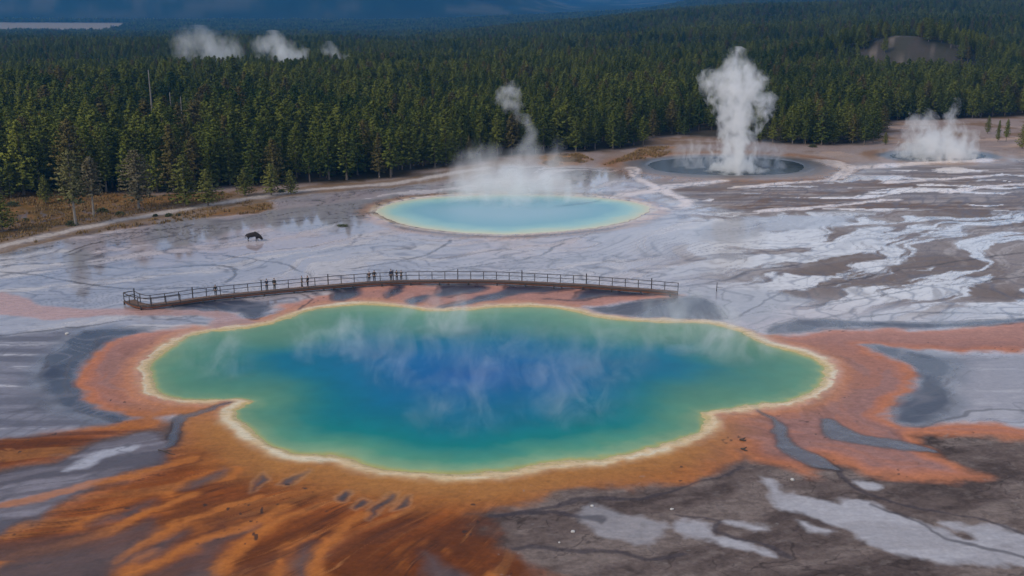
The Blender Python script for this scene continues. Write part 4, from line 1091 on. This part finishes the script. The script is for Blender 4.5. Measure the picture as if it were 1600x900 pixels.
plume(1145, 268, 84, 9.5, [(0, .5), (.25, .53), (.5, .49), (.75, .52), (1, .47)], [(0, .75), (.06, .48), (.14, .40), (.30, .40), (.55, .44), (.72, .62), (.85, .52), (.95, .32), (1, .2)],
      [(0, 1), (.2, .95), (.5, .62), (.8, .45), (1, .3)], [(-.62, .76, .34), (.72, .58, .32), (0, .70, .66), (.12, .50, .56), (-.15, .84, .45)], .6, 'tall billowing white steam column rising from the dark vent pool')
plume(1470, 247, 158, 10.5, [(0, .45), (.3, .46), (.6, .56), (1, .62)], [(0, .85), (.2, .72), (.4, .42), (.6, .22), (.8, .2), (1, .06)],
      [(0, 1), (.25, .8), (.5, .5), (1, .4)], [(-.45, .32, .5), (.35, .18, .5), (-.6, .62, .3)], .42, 'low ragged steam cloud over the far right vent pool', nscale=.4)
plume(805, 300, 185, 16, [(0, .5), (.25, .5), (.5, .53), (.75, .60), (1, .56)], [(0, .95), (.15, .8), (.3, .5), (.45, .26), (.7, .17), (1, .08)],
      [(0, .8), (.15, .6), (.35, .42), (.7, .5), (1, .4)], [(-.45, .22, .45), (.45, .18, .5), (.2, .5, .28)], .22, 'thin drifting steam veil rising above the turquoise spring', nscale=.22, warp=6, amp=2.6)
plume(800, 205, 130, 5.5, [(0, .9), (.4, .6), (.7, .42), (1, .5)], [(0, .2), (.3, .35), (.6, .5), (.85, .45), (1, .15)], [(0, .3), (.4, .6), (.8, .9), (1, .6)], [(0, .8, .5)], .16,
      'small detached steam puff drifting in front of the middle forest', zb=9.0, nscale=.45)
for px, by, ty, Rm, k, lab in ((330, 98, 42, 22, .05, 'broad faint steam cloud above the far left forest'), (440, 104, 50, 15, .13, 'dense white steam puff above the far left forest'), (524, 104, 66, 9, .10, 'small steam wisp right of the dense far puff')):
    plume(px, by, ty, Rm, [(0, .62), (.4, .5), (1, .38)], [(0, .55), (.35, .62), (.7, .5), (1, .2)], [(0, 1), (.4, 1), (1, .55)], [(-.5, .55, .45), (.4, .35, .45)], k, lab, zb=4.0, nscale=.15, warp=9, amp=4.2)
# wisps drifting on the pools: soft ellipsoids sharing one volume
def mat_wisp(name, k, nscale):
    m = bpy.data.materials.new(name); t = NT(m)
    ob = t.n('ShaderNodeTexCoord').outputs['Object']; wp = t.n('ShaderNodeNewGeometry').outputs['Position']
    ln = t.n('ShaderNodeVectorMath', operation='LENGTH'); t.L(ob, ln.inputs[0])
    fall = t.m('SUBTRACT', 1, ln.outputs['Value'], clamp=True)
    nz = t.noise(t.scalevec(wp, 1.0, 1.0, .75), nscale, 5, .6, dist=.8)
    dn = t.m('MULTIPLY', t.m('MAXIMUM', t.m('MULTIPLY', t.m('SUBTRACT', nz, .485), 10), 0), t.m('MULTIPLY', fall, k))
    pv = t.n('ShaderNodeVolumePrincipled'); pv.inputs['Color'].default_value = (.96, .96, .98, 1)
    t.L(dn, pv.inputs['Density']); t.L(pv.outputs[0], t.out.inputs['Volume']); m.cycles.volume_step_rate = .7; return m
MWISP = mat_wisp('pool_steam', .080, .34)
def usphere():
    bm = bmesh.new(); bmesh.ops.create_icosphere(bm, subdivisions=3, radius=1); me = bpy.data.meshes.new('steam_wisp'); bm.to_mesh(me); bm.free()
    me.polygons.foreach_set('use_smooth', [True] * len(me.polygons)); return me
WM4 = usphere(); WM4.materials.append(mat_wisp('shore_steam', .17, .30))
WM = usphere(); WM.materials.append(MWISP)
WM3 = usphere(); WM3.materials.append(mat_wisp('vent_steam', .30, .34))
WM2 = usphere(); WM2.materials.append(mat_wisp('spring_steam', .13, .22))
for px, py, rx, ry, rz, lab in ((625, 600, 5.5, 4.5, 5.5, 'steam wisp left of centre over the deep blue water'), (745, 605, 6.5, 5, 6.5, 'steam wisp at the very centre of the big blue pool'), (850, 610, 5.5, 4.5, 5.5, 'steam wisp just right of centre over the blue water'),
                                (955, 590, 6, 5, 5.5, 'steam wisp over the teal water right of the blue centre'), (1060, 545, 6.5, 5, 5.0, 'pale steam wisp over the far right shore of the big pool'), (1150, 560, 6, 5, 4.5, 'steam wisp over the green right end of the big pool'),
                                (340, 585, 6, 4.5, 4.5, 'faint steam wisp over the green left end of the big pool'), (520, 560, 6, 4.5, 4.5, 'faint steam wisp over the teal left half of the big pool'), (720, 670, 7, 4, 4, 'faint steam wisp low over the near shore of the big pool'), (900, 660, 7, 4, 4, 'faint steam wisp over the near right shore of the big pool'),
                                (690, 525, 7, 4, 4, 'steam wisp over the far shore in front of the boardwalk'),
                                (720, 312, 11, 8, 5.5, 'pale steam wisp over the left half of the turquoise spring'), (810, 318, 12, 9, 7, 'dense pale steam wisp over the middle of the turquoise spring'), (910, 314, 11, 8, 5.5, 'pale steam wisp over the right half of the turquoise spring'),
                                (1090, 262, 8, 4, 5.5, 'low steam wisp on the vent pool left of the tall steam column'), (1195, 262, 7, 4, 5.0, 'low steam wisp on the vent pool right of the tall steam column')):
    x, y = g(px, py); o = link('steam_wisp', WM4 if 400 < py < 570 else WM if py > 400 else WM3 if px > 1050 else WM2, None, None, (x, y, rz * (.62 if py > 400 else .45))); o.scale = (rx, ry, rz); tag(o, lab, 'steam', kind='stuff')
print('steam', round(time.time() - T0, 1))

# ------------------------------------------------------------------ air
def box(name, lo, hi):
    v = [(x, y, z) for x in (lo[0], hi[0]) for y in (lo[1], hi[1]) for z in (lo[2], hi[2])]
    return pymesh(name, v, [(0, 1, 3, 2), (4, 6, 7, 5), (0, 4, 5, 1), (2, 3, 7, 6), (0, 2, 6, 4), (1, 5, 7, 3)])
mh = bpy.data.materials.new('haze_air'); t = NT(mh)
pv = t.n('ShaderNodeVolumePrincipled'); pv.inputs['Color'].default_value = (.07, .41, .93, 1); pv.inputs['Density'].default_value = .000115; pv.inputs['Anisotropy'].default_value = .1
t.L(pv.outputs[0], t.out.inputs['Volume'])
xm = float(np.abs(X).max())
tag(link('haze', box('haze', (-xm - 50, -260, float(Z2.min()) - 1), (xm + 50, 10900, float(Z2.max()) + 10)), mh), 'thin blue air between the springs and the far mountains', 'haze', kind='stuff')

# ------------------------------------------------------------------ light, camera
SUN_EL, SUN_AZ = math.radians(38), math.radians(-125)      # azimuth from +Y towards +X: behind the camera, to its left
w = bpy.data.worlds.new('World'); SC.world = w; w.use_nodes = True
nt = w.node_tree; nt.nodes.clear()
sky = nt.nodes.new('ShaderNodeTexSky'); sky.sky_type = 'NISHITA'; sky.sun_disc = False; sky.sun_elevation = SUN_EL; sky.sun_rotation = SUN_AZ
sky.air_density = 1.0; sky.dust_density = 1.5; sky.ozone_density = 1.5
tc = nt.nodes.new('ShaderNodeTexCoord'); mp = nt.nodes.new('ShaderNodeMapping'); mp.inputs['Scale'].default_value = (1, 1, 3.2)
nz = nt.nodes.new('ShaderNodeTexNoise'); nz.inputs['Scale'].default_value = 2.3; nz.inputs['Detail'].default_value = 6
nt.links.new(tc.outputs['Generated'], mp.inputs[0]); nt.links.new(mp.outputs[0], nz.inputs['Vector'])
mr = nt.nodes.new('ShaderNodeMapRange'); mr.inputs[1].default_value = .38; mr.inputs[2].default_value = .62; mr.inputs[3].default_value = .35; mr.inputs[4].default_value = .95
nt.links.new(nz.outputs['Fac'], mr.inputs[0])
mx = nt.nodes.new('ShaderNodeMix'); mx.data_type = 'RGBA'; mx.inputs[7].default_value = (6.5, 6.55, 6.7, 1)
nt.links.new(mr.outputs[0], mx.inputs[0]); nt.links.new(sky.outputs[0], mx.inputs[6])
dp = nt.nodes.new('ShaderNodeVectorMath'); dp.operation = 'DOT_PRODUCT'; dp.inputs[1].default_value = (.78, .58, -.25); nt.links.new(tc.outputs['Generated'], dp.inputs[0])
br = nt.nodes.new('ShaderNodeMapRange'); br.interpolation_type = 'SMOOTHSTEP'
for i_, v_ in ((1, .25), (2, 1.0), (3, .78), (4, 1.95)): br.inputs[i_].default_value = v_
nt.links.new(dp.outputs['Value'], br.inputs[0])
sc_ = nt.nodes.new('ShaderNodeVectorMath'); sc_.operation = 'SCALE'; nt.links.new(mx.outputs[2], sc_.inputs[0]); nt.links.new(br.outputs[0], sc_.inputs['Scale'])
bg = nt.nodes.new('ShaderNodeBackground'); bg.inputs[1].default_value = .10; nt.links.new(sc_.outputs[0], bg.inputs[0])
wo = nt.nodes.new('ShaderNodeOutputWorld'); nt.links.new(bg.outputs[0], wo.inputs[0])
sl = bpy.data.lights.new('sun', 'SUN'); sl.energy = 1.5; sl.angle = math.radians(10); sl.color = (1, .88, .72)
so = bpy.data.objects.new('sun', sl); COL.objects.link(so)
dv = Vector((math.sin(SUN_AZ) * math.cos(SUN_EL), math.cos(SUN_AZ) * math.cos(SUN_EL), math.sin(SUN_EL)))
so.rotation_euler = (-dv).to_track_quat('-Z', 'Y').to_euler(); so.location = dv * 300
cam = bpy.data.cameras.new('camera'); cam.sensor_width = 36; cam.lens = 36 * F / 1600; cam.clip_end = 30000; cam.clip_start = .5
co = bpy.data.objects.new('camera', cam); COL.objects.link(co); co.location = (0, 0, H); co.rotation_euler = (math.pi / 2 - P, 0, 0); SC.camera = co
SC.view_settings.view_transform = 'Standard'; SC.view_settings.look = 'None'; SC.view_settings.gamma = 1; SC.view_settings.use_curve_mapping = False
SC.view_settings.exposure = 0.6
cy = SC.cycles
cy.max_bounces = 10; cy.diffuse_bounces = 2; cy.glossy_bounces = 3; cy.transmission_bounces = 2; cy.volume_bounces = 9; cy.transparent_max_bounces = 6
cy.use_denoising = True; cy.sample_clamp_indirect = 4; cy.caustics_reflective = False; cy.caustics_refractive = False
cy.volume_max_steps = 128
cy.use_adaptive_sampling = False
print('done', round(time.time() - T0, 1))
